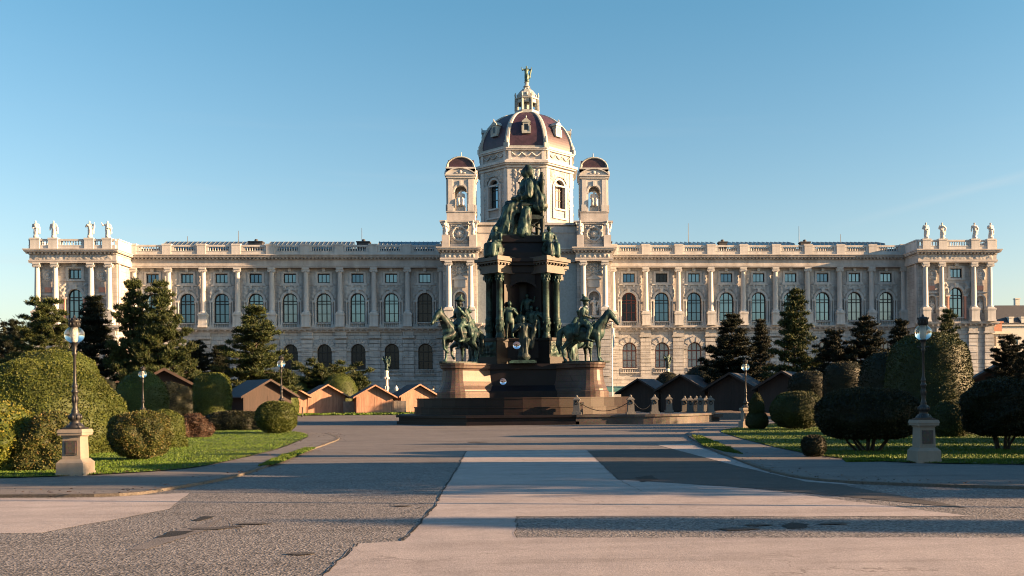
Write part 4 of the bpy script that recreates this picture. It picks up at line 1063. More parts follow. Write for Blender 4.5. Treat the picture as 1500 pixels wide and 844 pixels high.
def rider_mesh(S=1.0, robe=False, helmet=True, seed=0, arm_out=False):
    b = MB()
    b.ell((-.08, 0, 1.72), (.24, .27, .2)); b.cap((-.1, 0, 1.75), (-.05, 0, 2.15), .19, .2); b.cap((-.05, -.2, 2.24), (-.05, .2, 2.24), .09); b.cap((-.04, 0, 2.28), (-.02, 0, 2.42), .075, .07)
    b.ell((.0, 0, 2.52), (.115, .1, .14)); b.cap((.1, 0, 2.5), (.12, 0, 2.48), .025)
    if helmet: b.ell((-.01, 0, 2.63), (.24, .2, .055)); b.ell((-.02, 0, 2.70), (.13, .12, .09)); b.cap((-.05, 0, 2.74), (-.1, 0, 2.86), .06, .05)
    else: b.ell((-.02, 0, 2.62), (.14, .13, .08))
    for s in (-1, 1):
        b.cap((-.05, s * .16, 1.72), (.28, s * .36, 1.42), .15, .11); b.cap((.28, s * .36, 1.42), (.12, s * .40, .95), .105, .07); b.cap((.12, s * .40, .93), (.34, s * .42, .88), .06, .045)
        E_ = Vector((-.02, s * .36, 1.96)) ; b.cap((-.05, s * .26, 2.22), E_, .095, .075)
        if arm_out and s == 1: b.cap(E_, (.42, s * .5, 2.25), .07, .05); b.ell((.46, s * .5, 2.28), (.06, .05, .06))
        else: b.cap(E_, (.32, s * .12, 1.85), .07, .05); b.ell((.35, s * .11, 1.86), (.06, .05, .06))
    b.ell((-.12, 0, 1.58), (.42, .36, .12))
    for s in (-1, 1): b.cap((-.25, s * .26, 1.6), (-.32, s * .33, 1.2), .12, .14)
    if robe: b.cap((-.22, 0, 2.2), (-.5, 0, 1.6), .16, .26); b.cap((-.5, 0, 1.65), (-.62, .1, 1.2), .22, .2)
    b.v = [(x * S, y * S, z * S) for x, y, z in b.v]
    return sculpt(b, .026 * S, 'rider', .018 * S, 9 / S, 1, seed, 2.3 * S)

# ------------------------------------------------------------------ monument
MX, MYY = 0.10, 72.0
mon = thing('monument', (MX, MYY, 0), 'tall dark granite monument with corner columns on a stepped base in the square', 'monument')
def mpart(name, mb, mat): return mb.build(name, MAT[mat], mon)
def ngon(ap, n=8, a0=PI / 8): return [(ap / math.cos(PI / n) * math.cos(a0 + 2 * PI * i / n), ap / math.cos(PI / n) * math.sin(a0 + 2 * PI * i / n)) for i in range(n)]
b = MB(); b.prism(ngon(9.0), 0, .22); b.prism(ngon(8.85), .22, .50); b.prism(ngon(9.05), .50, .66); mpart('platform', b, 'granite_dark')
def cross_poly(s, L, w):
    # square of half size s with four diagonal spurs of half width w whose tips lie at distance L
    out = []
    for k in range(4):
        c = PI / 4 + k * PI / 2; d = Vector((math.cos(c), math.sin(c))); t = Vector((-d.y, d.x))
        q = s / math.cos(PI / 4) - w
        out += [tuple(d * q - t * w)]
        for j in range(9):
            a = -PI / 2 + PI * j / 8; out.append(tuple(d * (L - w + w * math.cos(a)) + t * w * math.sin(a)))
        out += [tuple(d * q + t * w)]
    return out
b = MB()
for r, z0, z1 in ((8.15, .66, 1.14), (8.2, 1.14, 1.2), (7.95, 1.2, 1.76), (8.0, 1.76, 1.84)): b.prism([(r * math.cos(2 * PI * i / 40), r * math.sin(2 * PI * i / 40)) for i in range(40)], z0, z1)
mpart('steps', b, 'granite_brown')
b = MB()
prof = [(1.38, 1.84), (1.38, 2.25), (1.3, 2.3), (1.28, 2.42), (1.14, 2.7), (1.05, 3.0), (1.0, 3.4), (.97, 3.75), (1.0, 3.85), (1.12, 3.92), (1.14, 4.1), (1.2, 4.15), (1.2, 4.26)]
for k in range(4):
    c = PI / 4 + k * PI / 2; d = Vector((math.cos(c), math.sin(c))); t = Vector((-d.y, d.x)); rs = []
    for r, z in prof:
        ring = []
        for j in range(13):
            a = -PI / 2 + PI * j / 12; p = d * (6.6 + (r) * math.cos(a)) + t * r * math.sin(a); ring.append((p.x, p.y, z))
        for q in (1, -1): p = d * 2.2 + t * r * q; ring.append((p.x, p.y, z))
        rs.append(ring)
    b.rings(rs, smooth=False)
mpart('bastions', b, 'granite_red')
b = MB()
for r0, r1, z0, z1 in ((4.35, 4.35, 1.84, 2.3), (4.2, 3.85, 2.3, 2.7), (3.8, 3.75, 2.7, 3.85), (3.95, 3.95, 3.85, 4.25)): b.obox(0, 0, z0, z1, r0 * 2, r0 * 2, 0, r1 * 2, r1 * 2)
mpart('base', b, 'granite_dark')
b = MB(); b.obox(0, 0, 4.25, 4.6, 5.2, 5.2, 0); b.obox(0, 0, 4.6, 6.0, 4.9, 4.9, 0); b.obox(0, 0, 6.0, 6.12, 5.1, 5.1, 0)
for k in range(4):
    c = PI / 4 + k * PI / 2; cx, cy = 2.55 * math.cos(c) * 1.05, 2.55 * math.sin(c) * 1.05
    b.obox(cx, cy, 4.25, 4.7, 2.3, 2.3, c); b.obox(cx, cy, 4.7, 5.95, 1.9, 1.9, c); b.obox(cx, cy, 5.95, 6.16, 2.1, 2.1, c)
mpart('pedestal', b, 'granite_dark')
for k in range(4):
    rl = MB(); c = PI / 4 + k * PI / 2
    rl.M = Matrix.Rotation(c + PI / 2, 4, 'Z'); relief(rl, -.85, .85, 4.8, 5.9, -2.55 * 1.05 - .955, .14, 4, step=.08, sc=3.2); rl.M = None; mpart('relief_plaque', rl, 'bronze')
# core with arched recesses on all four sides
b = MB()
for k in range(4):
    b.M = Matrix.Rotation(k * PI / 2, 4, 'Z'); wall_open(b, -1.95, 1.95, -1.95, 6.12, 11.0, [(0, 2.5, 6.3, 10.3, True)], .9); arch_ring(b, 0, 10.3, 2.5, .2, -1.95, .1, legs=2.7)
    b.box(-1.3, 1.3, -1.06, -1.0, 6.2, 10.4); b.box(-1.95, 1.95, -2.1, -1.0, 11.0, 11.5); b.box(-2.1, 2.1, -2.35, -1.0, 11.5, 11.75); b.box(-2.2, 2.2, -2.55, -1.0, 11.75, 11.98)
b.M = None
mpart('core', b, 'granite_dark')
b = MB(); b.obox(0, 0, 11.98, 12.5, 4.0, 4.0, 0); b.obox(0, 0, 12.5, 13.3, 3.7, 3.7, 0, 3.4, 3.4); b.obox(0, 0, 13.3, 13.5, 3.7, 3.7, 0); b.obox(0, 0, 13.5, 13.8, 3.3, 3.3, 0); mpart('upper_block', b, 'granite_dark')
b = MB()
for k in range(4):
    c = PI / 4 + k * PI / 2; cx, cy = 2.5 * math.cos(c), 2.5 * math.sin(c)
    for z0, z1, w in ((10.9, 11.15, 1.9), (11.15, 11.5, 1.82), (11.62, 11.75, 2.25), (11.75, 11.98, 2.5), (11.98, 12.12, 2.1)): b.obox(cx, cy, z0, z1, w, w, c)
    b.obox(cx, cy, 11.5, 11.62, 1.85, 1.85, c)
    for s in (-1, 1):
        for j in range(7):
            t = -0.95 + 1.9 * j / 6
            for ex, ey in ((1.0, t), (t, s * 1.0)):
                px, py = cx + ex * math.cos(c) - ey * math.sin(c), cy + ex * math.sin(c) + ey * math.cos(c); b.obox(px, py, 11.5, 11.62, .14, .14, c)
mpart('corner_entablature', b, 'granite_pale')
cm = MB()
cm.lathe([(.33, 0), (.34, .1), (.28, .16), (.32, .24), (.27, .3), (.27, .5), (.3, .55), (.29, 1.35), (.31, 1.42), (.27, 1.48), (.25, 1.6), (.225, 4.1), (.26, 4.14), (.24, 4.2), (.26, 4.4), (.33, 4.66), (.38, 4.72)], n=14)
for i in range(8):
    a = 2 * PI * i / 8
    for z, r in ((4.3, .27), (4.5, .31)): cm.ell((r * math.cos(a + z * 9), r * math.sin(a + z * 9), z), (.06, .06, .12), n=6, m=5)
    cm.ell((.29 * math.cos(a), .29 * math.sin(a), .9 + .25 * math.sin(i * 2.3)), (.07, .07, .16), n=6, m=5)
cm.box(-.36, .36, -.36, .36, 4.72, 4.8)
cmesh = cm.mesh('column'); cmesh.materials.append(MAT['bronze'])
for k in range(4):
    c = PI / 4 + k * PI / 2
    for s in (-1, 1):
        p = Vector((2.95 * math.cos(c) - s * .56 * math.sin(c), 2.95 * math.sin(c) + s * .56 * math.cos(c)))
        link('column', cmesh, None, mon, (p.x, p.y, 6.16)).rotation_euler = (0, 0, c)
    pl = MB(); pl.obox(1.9 * math.cos(c), 1.9 * math.sin(c), 6.16, 10.9, 1.5, 1.5, c); pl.build('pilaster', MAT['granite_dark'], mon)
gp_ = MB(); gp_.box(-.95, .95, -4.9, -3.9, 4.26, 4.42); gp_.box(-.85, .85, -4.8, -3.96, 4.42, 4.48); mpart('statue_plinth', gp_, 'bronze')
# relief figures standing in the front recess
for i, (x, y, z, H, sd, ar) in enumerate(((-.98, -2.3, 6.15, 2.75, 4, 1), (.62, -2.0, 6.15, 2.45, 6, 0), (1.05, -2.2, 6.15, 2.35, 8, 2), (-.2, -1.9, 6.15, 2.1, 9, 1), (.3, -1.55, 7.2, 2.3, 10, 2))):
    o = link('relief_figure', standing(sd, H, robe=(i == 3), arm=ar, voxel=.022), MAT['bronze'], mon, (x, y, z)); o.rotation_euler = (0, 0, (.3 if i == 0 else -.4) if i != 3 else 0)
lf = MB(); lf.box(-1.25, 1.25, -2.6, -1.96, 6.13, 6.16); mpart('ledge', lf, 'granite_pale')
# ---- free standing bronzes on the monument
emp = thing('seated_statue', (MX + .38, MYY, 13.8), 'huge green bronze seated woman in a flowing gown on top of the monument', 'statue', rz=R(-80))
emp.scale = (1.08, 1.12, 1.06)
b = MB()                                   # local: faces -y
b.ell((0, .1, 2.05), (.95, .95, .55)); b.cap((0, .25, 2.2), (0, .1, 3.65), .72, .62); b.ell((0, -.12, 3.3), (.6, .5, .55)); b.cap((-.55, .08, 3.85), (.55, .08, 3.85), .33, .33); b.cap((0, .05, 3.95), (0, 0, 4.35), .24, .2)
b.ell((0, -.05, 4.72), (.30, .36, .42)); b.ell((0, .12, 4.80), (.36, .36, .40)); b.ell((0, .05, 5.12), (.24, .24, .2)); b.cap((0, -.4, 4.68), (0, -.38, 4.75), .06); b.cap((.1, .3, 4.6), (.15, .4, 4.1), .16, .12); b.cap((-.15, .3, 4.6), (-.2, .4, 4.05), .16, .1)
for s in (-1, 1):
    b.cap((s * .45, 0, 2.1), (s * .55, -1.25, 2.0), .55, .45); b.cap((s * .55, -1.25, 1.95), (s * .6, -1.55, .35), .45, .55)
    b.cap((s * .75, .05, 3.8), (s * 1.0, -.05, 2.95), .28, .24)
b.cap((1.0, -.05, 2.95), (.75, -.85, 2.7), .24, .15); b.ell((.7, -1.0, 2.68), (.15, .2, .12))
b.cap((-1.0, -.05, 2.95), (-.95, -1.0, 2.75), .24, .15); b.ell((-.95, -1.2, 2.72), (.14, .22, .13)); b.cap((-.95, -1.2, 2.6), (-.7, -.3, 3.3), .05)
b.cap((-.5, -1.6, .3), (.6, -1.6, .3), .5); b.cap((0, -1.0, 1.4), (0, -1.9, .3), .7, .6); b.cap((-.9, -.5, 1.8), (-1.2, -.9, .2), .4, .5); b.cap((0, -1.6, .2), (.1, -2.2, .12), .45, .3); b.cap((.3, -1.1, 1.9), (.35, -1.95, .4), .4, .5); b.cap((.9, -.2, 1.8), (1.15, -.5, .2), .35, .45)
b.cap((.6, .55, 3.6), (.9, .7, 2.2), .4, .5); b.cap((-.6, .55, 3.6), (-.95, .6, 2.2), .4, .55); b.cap((-1.0, .5, 2.2), (-1.3, .1, .3), .3, .4)
link('body', sculpt(b, .04, 'body', .10, 2.6, 1, 5, 4.3), MAT['bronze'], emp)
th = MB(); th.box(-1.05, 1.05, -.6, .95, 1.25, 1.55); th.box(-1.0, 1.0, .72, .95, 1.55, 4.0)
for sx in (-1, 1):
    for yy in (-.55, .85): th.lathe([(.18, 0), (.2, .2), (.12, .4), (.17, .9), (.17, 1.3)], sx * .95, yy, n=8)
    th.lathe([(.15, 1.5), (.13, 3.6), (.2, 3.75), (.2, 4.05), (.1, 4.15), (.19, 4.35), (.05, 4.6)], sx * .98, .84, n=8); th.tube((sx * .98, -.55, 2.2), (sx * .98, .84, 2.35), .12); th.tube((sx * .98, -.5, 1.5), (sx * .98, -.55, 2.2), .1)
    th.tube((sx * .95, -.5, .5), (sx * .95, .8, 1.2), .06); th.tube((sx * .95, -.5, 1.2), (sx * .95, .8, .5), .06)
th.lathe([(.95, 4.0), (.7, 4.25), (.3, 4.5)], 0, .84, n=16, sy=.12)
th.box(-1.2, 1.2, -1.9, 1.05, -.02, .12)
th.build('throne', MAT['bronze_dark'], emp)
for i, (sx, sy, lab) in enumerate(((-1, -1, 'seated bronze figure on the front left corner cornice of the monument'), (1, -1, 'seated bronze figure on the front right corner cornice of the monument'), (-1, 1, 'seated bronze figure on the rear left corner cornice of the monument'), (1, 1, 'seated bronze figure on the rear right corner cornice of the monument'))):
    o = link('allegory_statue', seated(2.35, i, .024), MAT['bronze'], None, (MX + sx * 1.95, MYY + sy * 1.95, 12.1)); o.rotation_euler = (0, 0, math.atan2(sx, -sy) + (.2 if sx < 0 else -.3))
    tag(o, lab, 'statue', 'seated figures on the monument cornice')
for i, (x, y, rz, lab, cl) in enumerate(((0, -4.35, 0, 'standing bronze man in a long coat on the green plinth before the monument', False), (-3.75, -.2, -PI / 2, 'dark cloaked standing bronze figure at the left side of the monument', True), (3.75, -.2, PI / 2, 'standing bronze figure at the right side of the monument behind the right horse', True))):
    o = link('standing_statue', standing(20 + i, 3.15, robe=True, arm=(2, 1, 0)[i], cloak=cl), MAT['bronze_dark'] if i < 2 else MAT['bronze'], None, (MX + x, MYY + y, 4.48 if i == 0 else 4.25)); o.rotation_euler = (0, 0, rz)
    tag(o, lab, 'statue', 'standing figures around the monument')
def equestrian(pos, rz, raised, lab, helmet, robe, arm, seed):
    e = thing('equestrian_statue', pos, lab, 'statue', rz, 'mounted figures on the monument bastions')
    link('horse', horse_mesh(raised, 1.58), MAT['bronze'], e, (0, 0, .06)); link('rider', rider_mesh(1.58, robe, helmet, seed, arm), MAT['bronze'], e, (0, 0, .06))
    p = MB(); p.prism([(1.6 * math.cos(2 * PI * i / 20) * 1.02, .62 * math.sin(2 * PI * i / 20)) for i in range(20)], -.005, .12)
    e.scale = (1.06, 1.12, 1.06)
    for s in (-1, 1): p.tube((1.33 * 1.58, s * .1, 1.68 * 1.58), (.35 * 1.58, s * .17, 1.9 * 1.58), .025, n=5)
    p.build('base_plate', MAT['bronze_dark'], e)
    return e
equestrian((MX - 4.45, MYY - 4.45, 4.26), R(220), True, 'green bronze horseman turning left with one foreleg raised, on the front left bastion', True, True, True, 1)
equestrian((MX + 4.45, MYY - 4.45, 4.26), R(-14), False, 'green bronze horseman facing right in a cocked hat, on the front right bastion', True, False, False, 2)
equestrian((MX - 4.45, MYY + 4.45, 4.26), R(140), True, 'bronze horseman on the rear left bastion, half hidden behind the front horse', True, False, False, 3)
equestrian((MX + 4.45, MYY + 4.45, 4.26), R(40), False, 'bronze horseman on the rear right bastion behind the monument', False, True, False, 4)

# roof statues of the museum
names = ('leftmost white roof statue on the left pavilion', 'second white roof statue from the left on the left pavilion', 'third white roof statue on the left pavilion beside the thin mast', 'white roof statue on the inner corner of the left pavilion',
         'white roof statue on the inner corner of the right pavilion', 'second white roof statue on the right pavilion', 'third white roof statue on the right pavilion', 'rightmost white roof statue on the right pavilion')
k = 0
for pcx in (-74.17, 74.17):
    for c in (-5.7, -2.85, 2.85, 5.7):
        b = standing(40 + k, 2.85, robe=True, arm=k, voxel=.03)
        o = link('roof_statue', b, MAT['marble'], None, (pcx + c, BY - 7.0, 28.62)); tag(o, names[k], 'statue', 'white statues along the pavilion roofs'); k += 1
for sgn, lab in ((-1, 'white seated statue inside the open arch of the left turret'), (1, 'white seated statue inside the open arch of the right turret')):
    o = link('turret_statue', seated(2.6, 8 + sgn, .028), MAT['marble'], None, (sgn * 11.15 + .2, BY - 6.9, 34.1)); tag(o, lab, 'statue', 'seated statues in the turrets')
    b = MB(); b.box(sgn * 11.15 - .5, sgn * 11.15 + .9, -7.2, -5.6, 33.1, 34.1); part('statue_block', b, 'stone_smooth')
    o = link('niche_statue', standing(60 + sgn, 3.1, True, 2, voxel=.028), MAT['marble'], None, (sgn * 11.15, BY - 7.75, 15.6)); tag(o, 'white niche statue between the columns of the %s tower' % ('left' if sgn < 0 else 'right'), 'statue', 'statues in the tower niches')
    for s in (-1, 1):
        o = link('attic_statue', standing(70 + sgn * 2 + s, 2.5, True, 3, voxel=.03), MAT['marble'], bld, (sgn * 11.15 + s * 2.25, -8.6, 28.9))
    for s in (-1, 1):
        o = link('pavilion_niche_statue', standing(80 + sgn * 2 + s, 2.2, True, 1, voxel=.03), MAT['marble'], bld, (sgn * 74.17 + s * 4.3, -5.75, 15.95))
dst = standing(91, 3.1, True, 3, voxel=.03); o = link('dome_statue', dst, MAT['bronze_gold'], None, (.12, BY + 12, 61.15)); tag(o, 'small greenish statue with a raised arm on top of the dome lantern', 'statue')

# ------------------------------------------------------------------ right stone terrace with bollards
ter = MB()
tp = smooth_poly([(6.2, -9.0), (8.6, -9.4), (10.8, -8.6), (12.6, -6.6), (13.6, -4.0)])
poly = [(3.5, -9.0)] + tp + [(13.9, -2), (3.5, -2)]
ter.prism([(MX + x, MYY + y) for x, y in poly], .0, .50); ter.prism([(MX + x * 1.012, MYY + y * 1.012) for x, y in poly], .50, .652)
tag(ter.build('stone_terrace', MAT['granite_pale']), 'low pale stone terrace with a curved lit edge right of the monument', 'terrace')
bb = MB(); bb.obox(0, 0, 0, .16, .62, .62, 0); bb.obox(0, 0, .16, .95, .46, .46, 0, .40, .40); bb.obox(0, 0, .95, 1.02, .52, .52, 0); bb.obox(0, 0, 1.02, 1.16, .46, .46, 0, .2, .2); bb.lathe([(.08, 1.16), (.1, 1.22), (.03, 1.3)], n=8)
bm_ = bb.mesh('post'); bm_.materials.append(MAT['bollard_stone'])
rg = MB(); 
tor = [[((.11 + .025 * math.cos(2 * PI * j / 6)) * math.cos(2 * PI * i / 14), -.235 + .025 * math.sin(2 * PI * j / 6), .78 + (.11 + .025 * math.cos(2 * PI * j / 6)) * math.sin(2 * PI * i / 14)) for j in range(6)] for i in range(15)]
rg.rings(tor, False, False); rg.ell((0, -.23, .9), (.09, .05, .07)); rgm = rg.mesh('chain_ring'); rgm.materials.append(MAT['iron'])
BOL = []
for (px, py, Y, z, lab) in ((845, 606, 63.4, .66, 'small stone bollard at the left end of the hanging chain'), (924, 606, 63.0, .66, 'small stone bollard in the middle of the hanging chain'), (959, 606, 63.2, .66, 'pale sunlit stone bollard at the right end of the hanging chain'), (980, 600, 68.5, .66, 'lone stone bollard standing behind the chain end'),
    (1003, 600, 70.0, .0, 'leftmost of the stored stone bollards crowded on the right'), (1011, 600, 69.3, 0, 'second of the crowded stone bollards from the left'), (1020, 600, 70.0, 0, 'third of the crowded stone bollards, behind its neighbours'), (1026, 602, 68.5, 0, 'tall front bollard in the middle of the crowd'), (1034, 600, 70.2, 0, 'shaded bollard next to the rightmost stored one'), (1041, 602, 68.7, 0, 'rightmost stone bollard of the crowd')):
    p = AT(px, py, Y); zz = .66 if z else .56
    t = thing('stone_bollard', (p.x, p.y, zz), lab, 'bollard', random.Random(px).uniform(-.15, .15), 'stone bollards beside the monument')
    link('post', bm_, None, t); link('chain_ring', rgm, None, t); BOL.append(p)
st = MB(); q0 = AT(994, 603, 69); st.box(q0.x, q0.x + 3.0, 67.6, 71.2, .3, .56); st.box(q0.x + .2, q0.x + 2.8, 67.9, 71, .0, .3)
tag(st.build('stone_slab', MAT['granite_pale']), 'flat stone slab under the crowded bollards', 'slab')
def chain(a, b, sag, lab):
    mb = MB(); n = 22; pts = []
    for i in range(n + 1):
        u = i / n; pts.append(Vector(a).lerp(Vector(b), u) - Vector((0, 0, sag * 4 * u * (1 - u))))
    for i in range(n):
        p, q = pts[i], pts[i + 1]; d = (q - p).normalized(); s = Vector((0, 0, 1)).cross(d).normalized() if i % 2 else d.cross(Vector((0, 1, 0)).cross(d)).normalized()
        ring = []
        for j in range(11):
            t = 2 * PI * j / 10; c = (p + q) / 2 + d * .115 * math.cos(t) + s * .06 * math.sin(t); o = d * .03 * math.cos(t) + s * .03 * math.sin(t)
            w = d.cross(s); ring.append([tuple(c + o * .7), tuple(c + w * .022), tuple(c - o * .7), tuple(c - w * .022)])
        mb.rings(ring, False, False)
    tag(mb.build('chain', MAT['iron']), lab, 'chain', 'iron chains between the bollards')
chain((BOL[0].x + .2, BOL[0].y - .1, 1.44), (BOL[1].x - .2, BOL[1].y - .1, 1.44), .55, 'long sagging iron chain between the left and middle bollards')
chain((BOL[1].x + .2, BOL[1].y - .1, 1.44), (BOL[2].x - .2, BOL[2].y - .1, 1.44), .45, 'short sagging iron chain between the middle and right bollards')
sp = MB(); p = AT(850, 606, 63.6); sp.obox(p.x + .05, p.y, .66, 1.3, .22, .3, .1); sp.obox(p.x + .05, p.y, 1.3, 1.5, .34, .4, .1); tag(sp.build('stone_post', MAT['granite_pale']), 'pale broken stone post right beside the left chain bollard', 'post')
# heap of earth right of the terrace
hm = MB(); p = AT(1060, 600, 76)
n = 26; rs = []
for k in range(9):
    r = 1 - k / 8; rs.append([(p.x + 6.5 * r * math.cos(2 * PI * i / n) * (1 + .25 * noise.noise(Vector((i * .7, k, 1)))), p.y + 3.5 * r * math.sin(2 * PI * i / n), .62 * (1 - r ** 1.6) + .12 * noise.noise(Vector((i * .9, k * .8, 4)))) for i in range(n)])
hm.rings(rs, smooth=True); tag(hm.build('earth_mound', MAT['soil']), 'low heap of brown earth beside the stored bollards', 'mound')

# ------------------------------------------------------------------ street lamps
def lathe_mesh(prof, n, mat, name, M=None):
    b = MB(); b.lathe(prof, n=n); me = b.mesh(name); me.materials.append(MAT[mat]); return me
def make_lamp(loc, lab, plaque=True):
    t = thing('street_lamp', loc, lab, 'street lamp', 0, 'globe lamps around the square')
    b = MB()
    for w0, w1, z0, z1 in ((.84, .84, 0, .08), (.80, .80, .08, .30), (.80, .62, .30, .38), (.56, .52, .38, .90), (.56, .60, .90, .94), (.72, .72, .94, 1.0), (.76, .70, 1.0, 1.08)): b.obox(0, 0, z0, z1, w0 * .76, w0 * .76, 0, w1 * .76, w1 * .76)
    ped = b.build('stone_pedestal', MAT['lamp_stone'], t)
    q = MB(); q.box(-.14, .14, -.23, -.19, .48, .82); q.box(-.11, .11, -.24, -.23, .52, .78); q.build('plaque', MAT['granite_pale'], ped)
    p = MB(); p.obox(0, 0, 1.08, 1.12, .42, .42, 0)
    p.lathe([(.20, 1.12), (.20, 1.15), (.13, 1.2), (.10, 1.26), (.13, 1.31), (.145, 1.36), (.12, 1.42), (.07, 1.47), (.085, 1.5), (.065, 1.54), (.05, 1.62), (.06, 1.72), (.065, 1.82), (.05, 1.9), (.075, 1.94), (.08, 1.97), (.055, 2.0), (.05, 2.04), (.07, 2.08), (.045, 2.12), (.035, 2.2), (.03, 2.78), (.05, 2.82), (.055, 2.86), (.035, 2.9), (.06, 2.98), (.05, 3.02), (.08, 3.08), (.1, 3.11)], n=14)
    for i in range(8):
        a = 2 * PI * i / 8; p.ell((.13 * math.cos(a), .13 * math.sin(a), 1.36), (.035, .035, .06), n=6, m=5); p.ell((.055 * math.cos(a), .055 * math.sin(a), 1.78), (.022, .022, .09), n=6, m=5)
    for s in (-1, 1): p.tube((0, 0, 2.9), (s * .13, 0, 2.93), .014, n=5); p.ell((s * .14, 0, 2.93), (.025, .025, .025), n=6, m=5)
    for i in range(4):
        a = PI / 4 + PI / 2 * i; p.tube((.14 * math.cos(a), .14 * math.sin(a), 1.2), (.2 * math.cos(a), .2 * math.sin(a), 1.12), .025, n=5)
    p.build('post', MAT['iron_grey'], t)
    g = MB(); r = .215; zc = 3.29
    for rr in (r, r - .006):
        g.lathe([(max(.08, rr * math.cos(a)), zc + rr * .93 * math.sin(a)) for a in [R(-66 + 6 * i) for i in range(23)]], n=28)
    gl = g.build('glass_globe', MAT['lamp_glass'], t)
    u = MB(); u.lathe([(.03, 3.1), (.03, 3.2), (.04, 3.24), (.04, 3.40), (.03, 3.44)], n=10); u.build('light_tube', MAT['white_paint'], gl)
    k = MB(); k.lathe([(.10, 3.47), (.12, 3.49), (.115, 3.58), (.13, 3.6), (.13, 3.63), (.09, 3.68), (.03, 3.7), (.03, 3.73), (.01, 3.76)], n=14)
    for i in range(10):
        a = 2 * PI * i / 10; k.ell((.115 * math.cos(a), .115 * math.sin(a), 3.54), (.02, .02, .05), n=5, m=4); k.ell((.13 * math.cos(a), .13 * math.sin(a), 3.65), (.018, .018, .03), n=5, m=4)
    k.build('crown_cap', MAT['iron_grey'], t)
    return t
p = AT(110, 600, 23.0); lamp = make_lamp((p.x, 23.0, .05), 'tall globe lamp on a pale sunlit stone pedestal at the left lawn edge')
p = AT(1353, 600, 23.6); dup(lamp, (p.x, 23.6, .05), .06, 'tall globe lamp on a shaded stone pedestal at the right lawn edge')
p = AT(412, 533, 52.0); dup(lamp, (p.x, 52.0, p.z - 3.29 if p.z - 3.29 > 0 else 0), .1, 'globe lamp rising behind the round bush in front of the left huts')
p = AT(1098, 527, 50); dup(lamp, (p.x, 51, .07), .2, 'globe lamp above the two-ball topiary on the right')
p = AT(209, 547, 54); dup(lamp, (p.x, 54, 0), .2, 'slim lamp behind the loose bushes near the dark hut on the left')
p = AT(387, 552, 104); dup(lamp, (p.x, 103, 0), .2, 'small distant lamp left of the lit huts behind a dark roof')
p = AT(620, 560, 128); dup(lamp, (p.x, 141, 0), .2, 'small distant lamp behind the hut next to the monument')
p = AT(1150, 576, 100); dup(lamp, (p.x, 96, -.6), .2, 'small lamp globe among the dark hedges right of the two-ball topiary')
p = AT(1312, 533, 75); dup(lamp, (p.x, 62, 0), .2, 'lamp half hidden by the tall dark topiary on the right')

# trophy columns with a winged figure and two lamps
def victory(loc, lab):
    t = thing('statue_column', loc, lab, 'statue column', 0, 'columns carrying a winged figure')
    b = MB(); b.obox(0, 0, 0, .5, 1.4, 1.4, 0); b.obox(0, 0, .5, 1.5, 1.0, 1.0, 0); b.lathe([(.5, 1.5), (.36, 1.7), (.3, 2.2), (.26, 4.9), (.36, 5.0), (.42, 5.2), (.3, 5.3), (.28, 5.9), (.36, 6.1), (.24, 6.3)], n=12)
    for i in range(6):
        a = 2 * PI * i / 6; b.ell((.36 * math.cos(a), .36 * math.sin(a), 5.1), (.13, .13, .2), n=6, m=5); b.ell((.3 * math.cos(a), .3 * math.sin(a), 3.6), (.1, .1, .3), n=6, m=5)
    b.build('column', MAT['marble'], t)
    f = link('winged_figure', standing(99, 2.2, True, 3, voxel=.03), MAT['bronze'], t, (0, 0, 6.3))
    w = MB()
    for s in (-1, 1): w.add([(s * .1, .15, 1.7), (s * .55, .25, 2.3), (s * .6, .25, 1.7), (s * .3, .2, 1.0), (s * .1, .23, 1.7), (s * .55, .33, 2.3), (s * .6, .33, 1.7), (s * .3, .28, 1.0)], [(0, 1, 2, 3), (4, 5, 6, 7), (0, 1, 5, 4), (1, 2, 6, 5), (2, 3, 7, 6), (3, 0, 4, 7)])
    w.build('wings', MAT['bronze'], f)
    a = MB()
    for s in (-1, 1):
        P = [Vector((s * (.25 + 1.25 * u), 0, 2.9 - .5 * math.sin(PI * u * .9))) for u in [i / 8 for i in range(9)]]
        for x, y in zip(P, P[1:]): a.tube(x, y, .05, n=6)
        a.tube((s * 1.5, 0, 2.75), (s * 1.5, 0, 3.1), .06)
    a.build('lamp_arm', MAT['bronze_dark'], t)
    for s in (-1, 1):
        g = MB(); g.lathe([(.1, 3.1), (.26, 3.3), (.28, 3.5), (.16, 3.75), (.05, 3.85), (.02, 4.0)], s * 1.5, 0, n=12); g.build('lantern', MAT['white_paint'], t)
    return t
p = AT(566, 545, 148); v = victory((p.x, 148, 0), 'white column carrying a green winged figure left of the monument')
p = AT(978, 545, 148); dup(v, (p.x, 148, 0), .3, 'white column carrying a green winged figure right of the monument')
fl = MB(); p = AT(896.5, 500, 140); fl.lathe([(.12, 0), (.1, .3), (.07, 12.8), (.11, 12.9), (.02, 13.05)], p.x, 140, n=10); fo = tag(fl.build('flagpole', MAT['white_paint']), 'slim white flagpole between the right horse and the museum', 'flagpole')
fb = MB(); vs = []; 
for j in range(9):
    for i in range(4): vs.append((p.x + .08 + i * .09, 140 + .1 * math.sin(i * 1.3 + j * .5), 9.2 + j * .36))
fb.add(vs, [(j * 4 + i, j * 4 + i + 1, j * 4 + i + 5, j * 4 + i + 4) for j in range(8) for i in range(3)], True); f_ = fb.build('furled_flag', MAT['tent_blue'], fo)

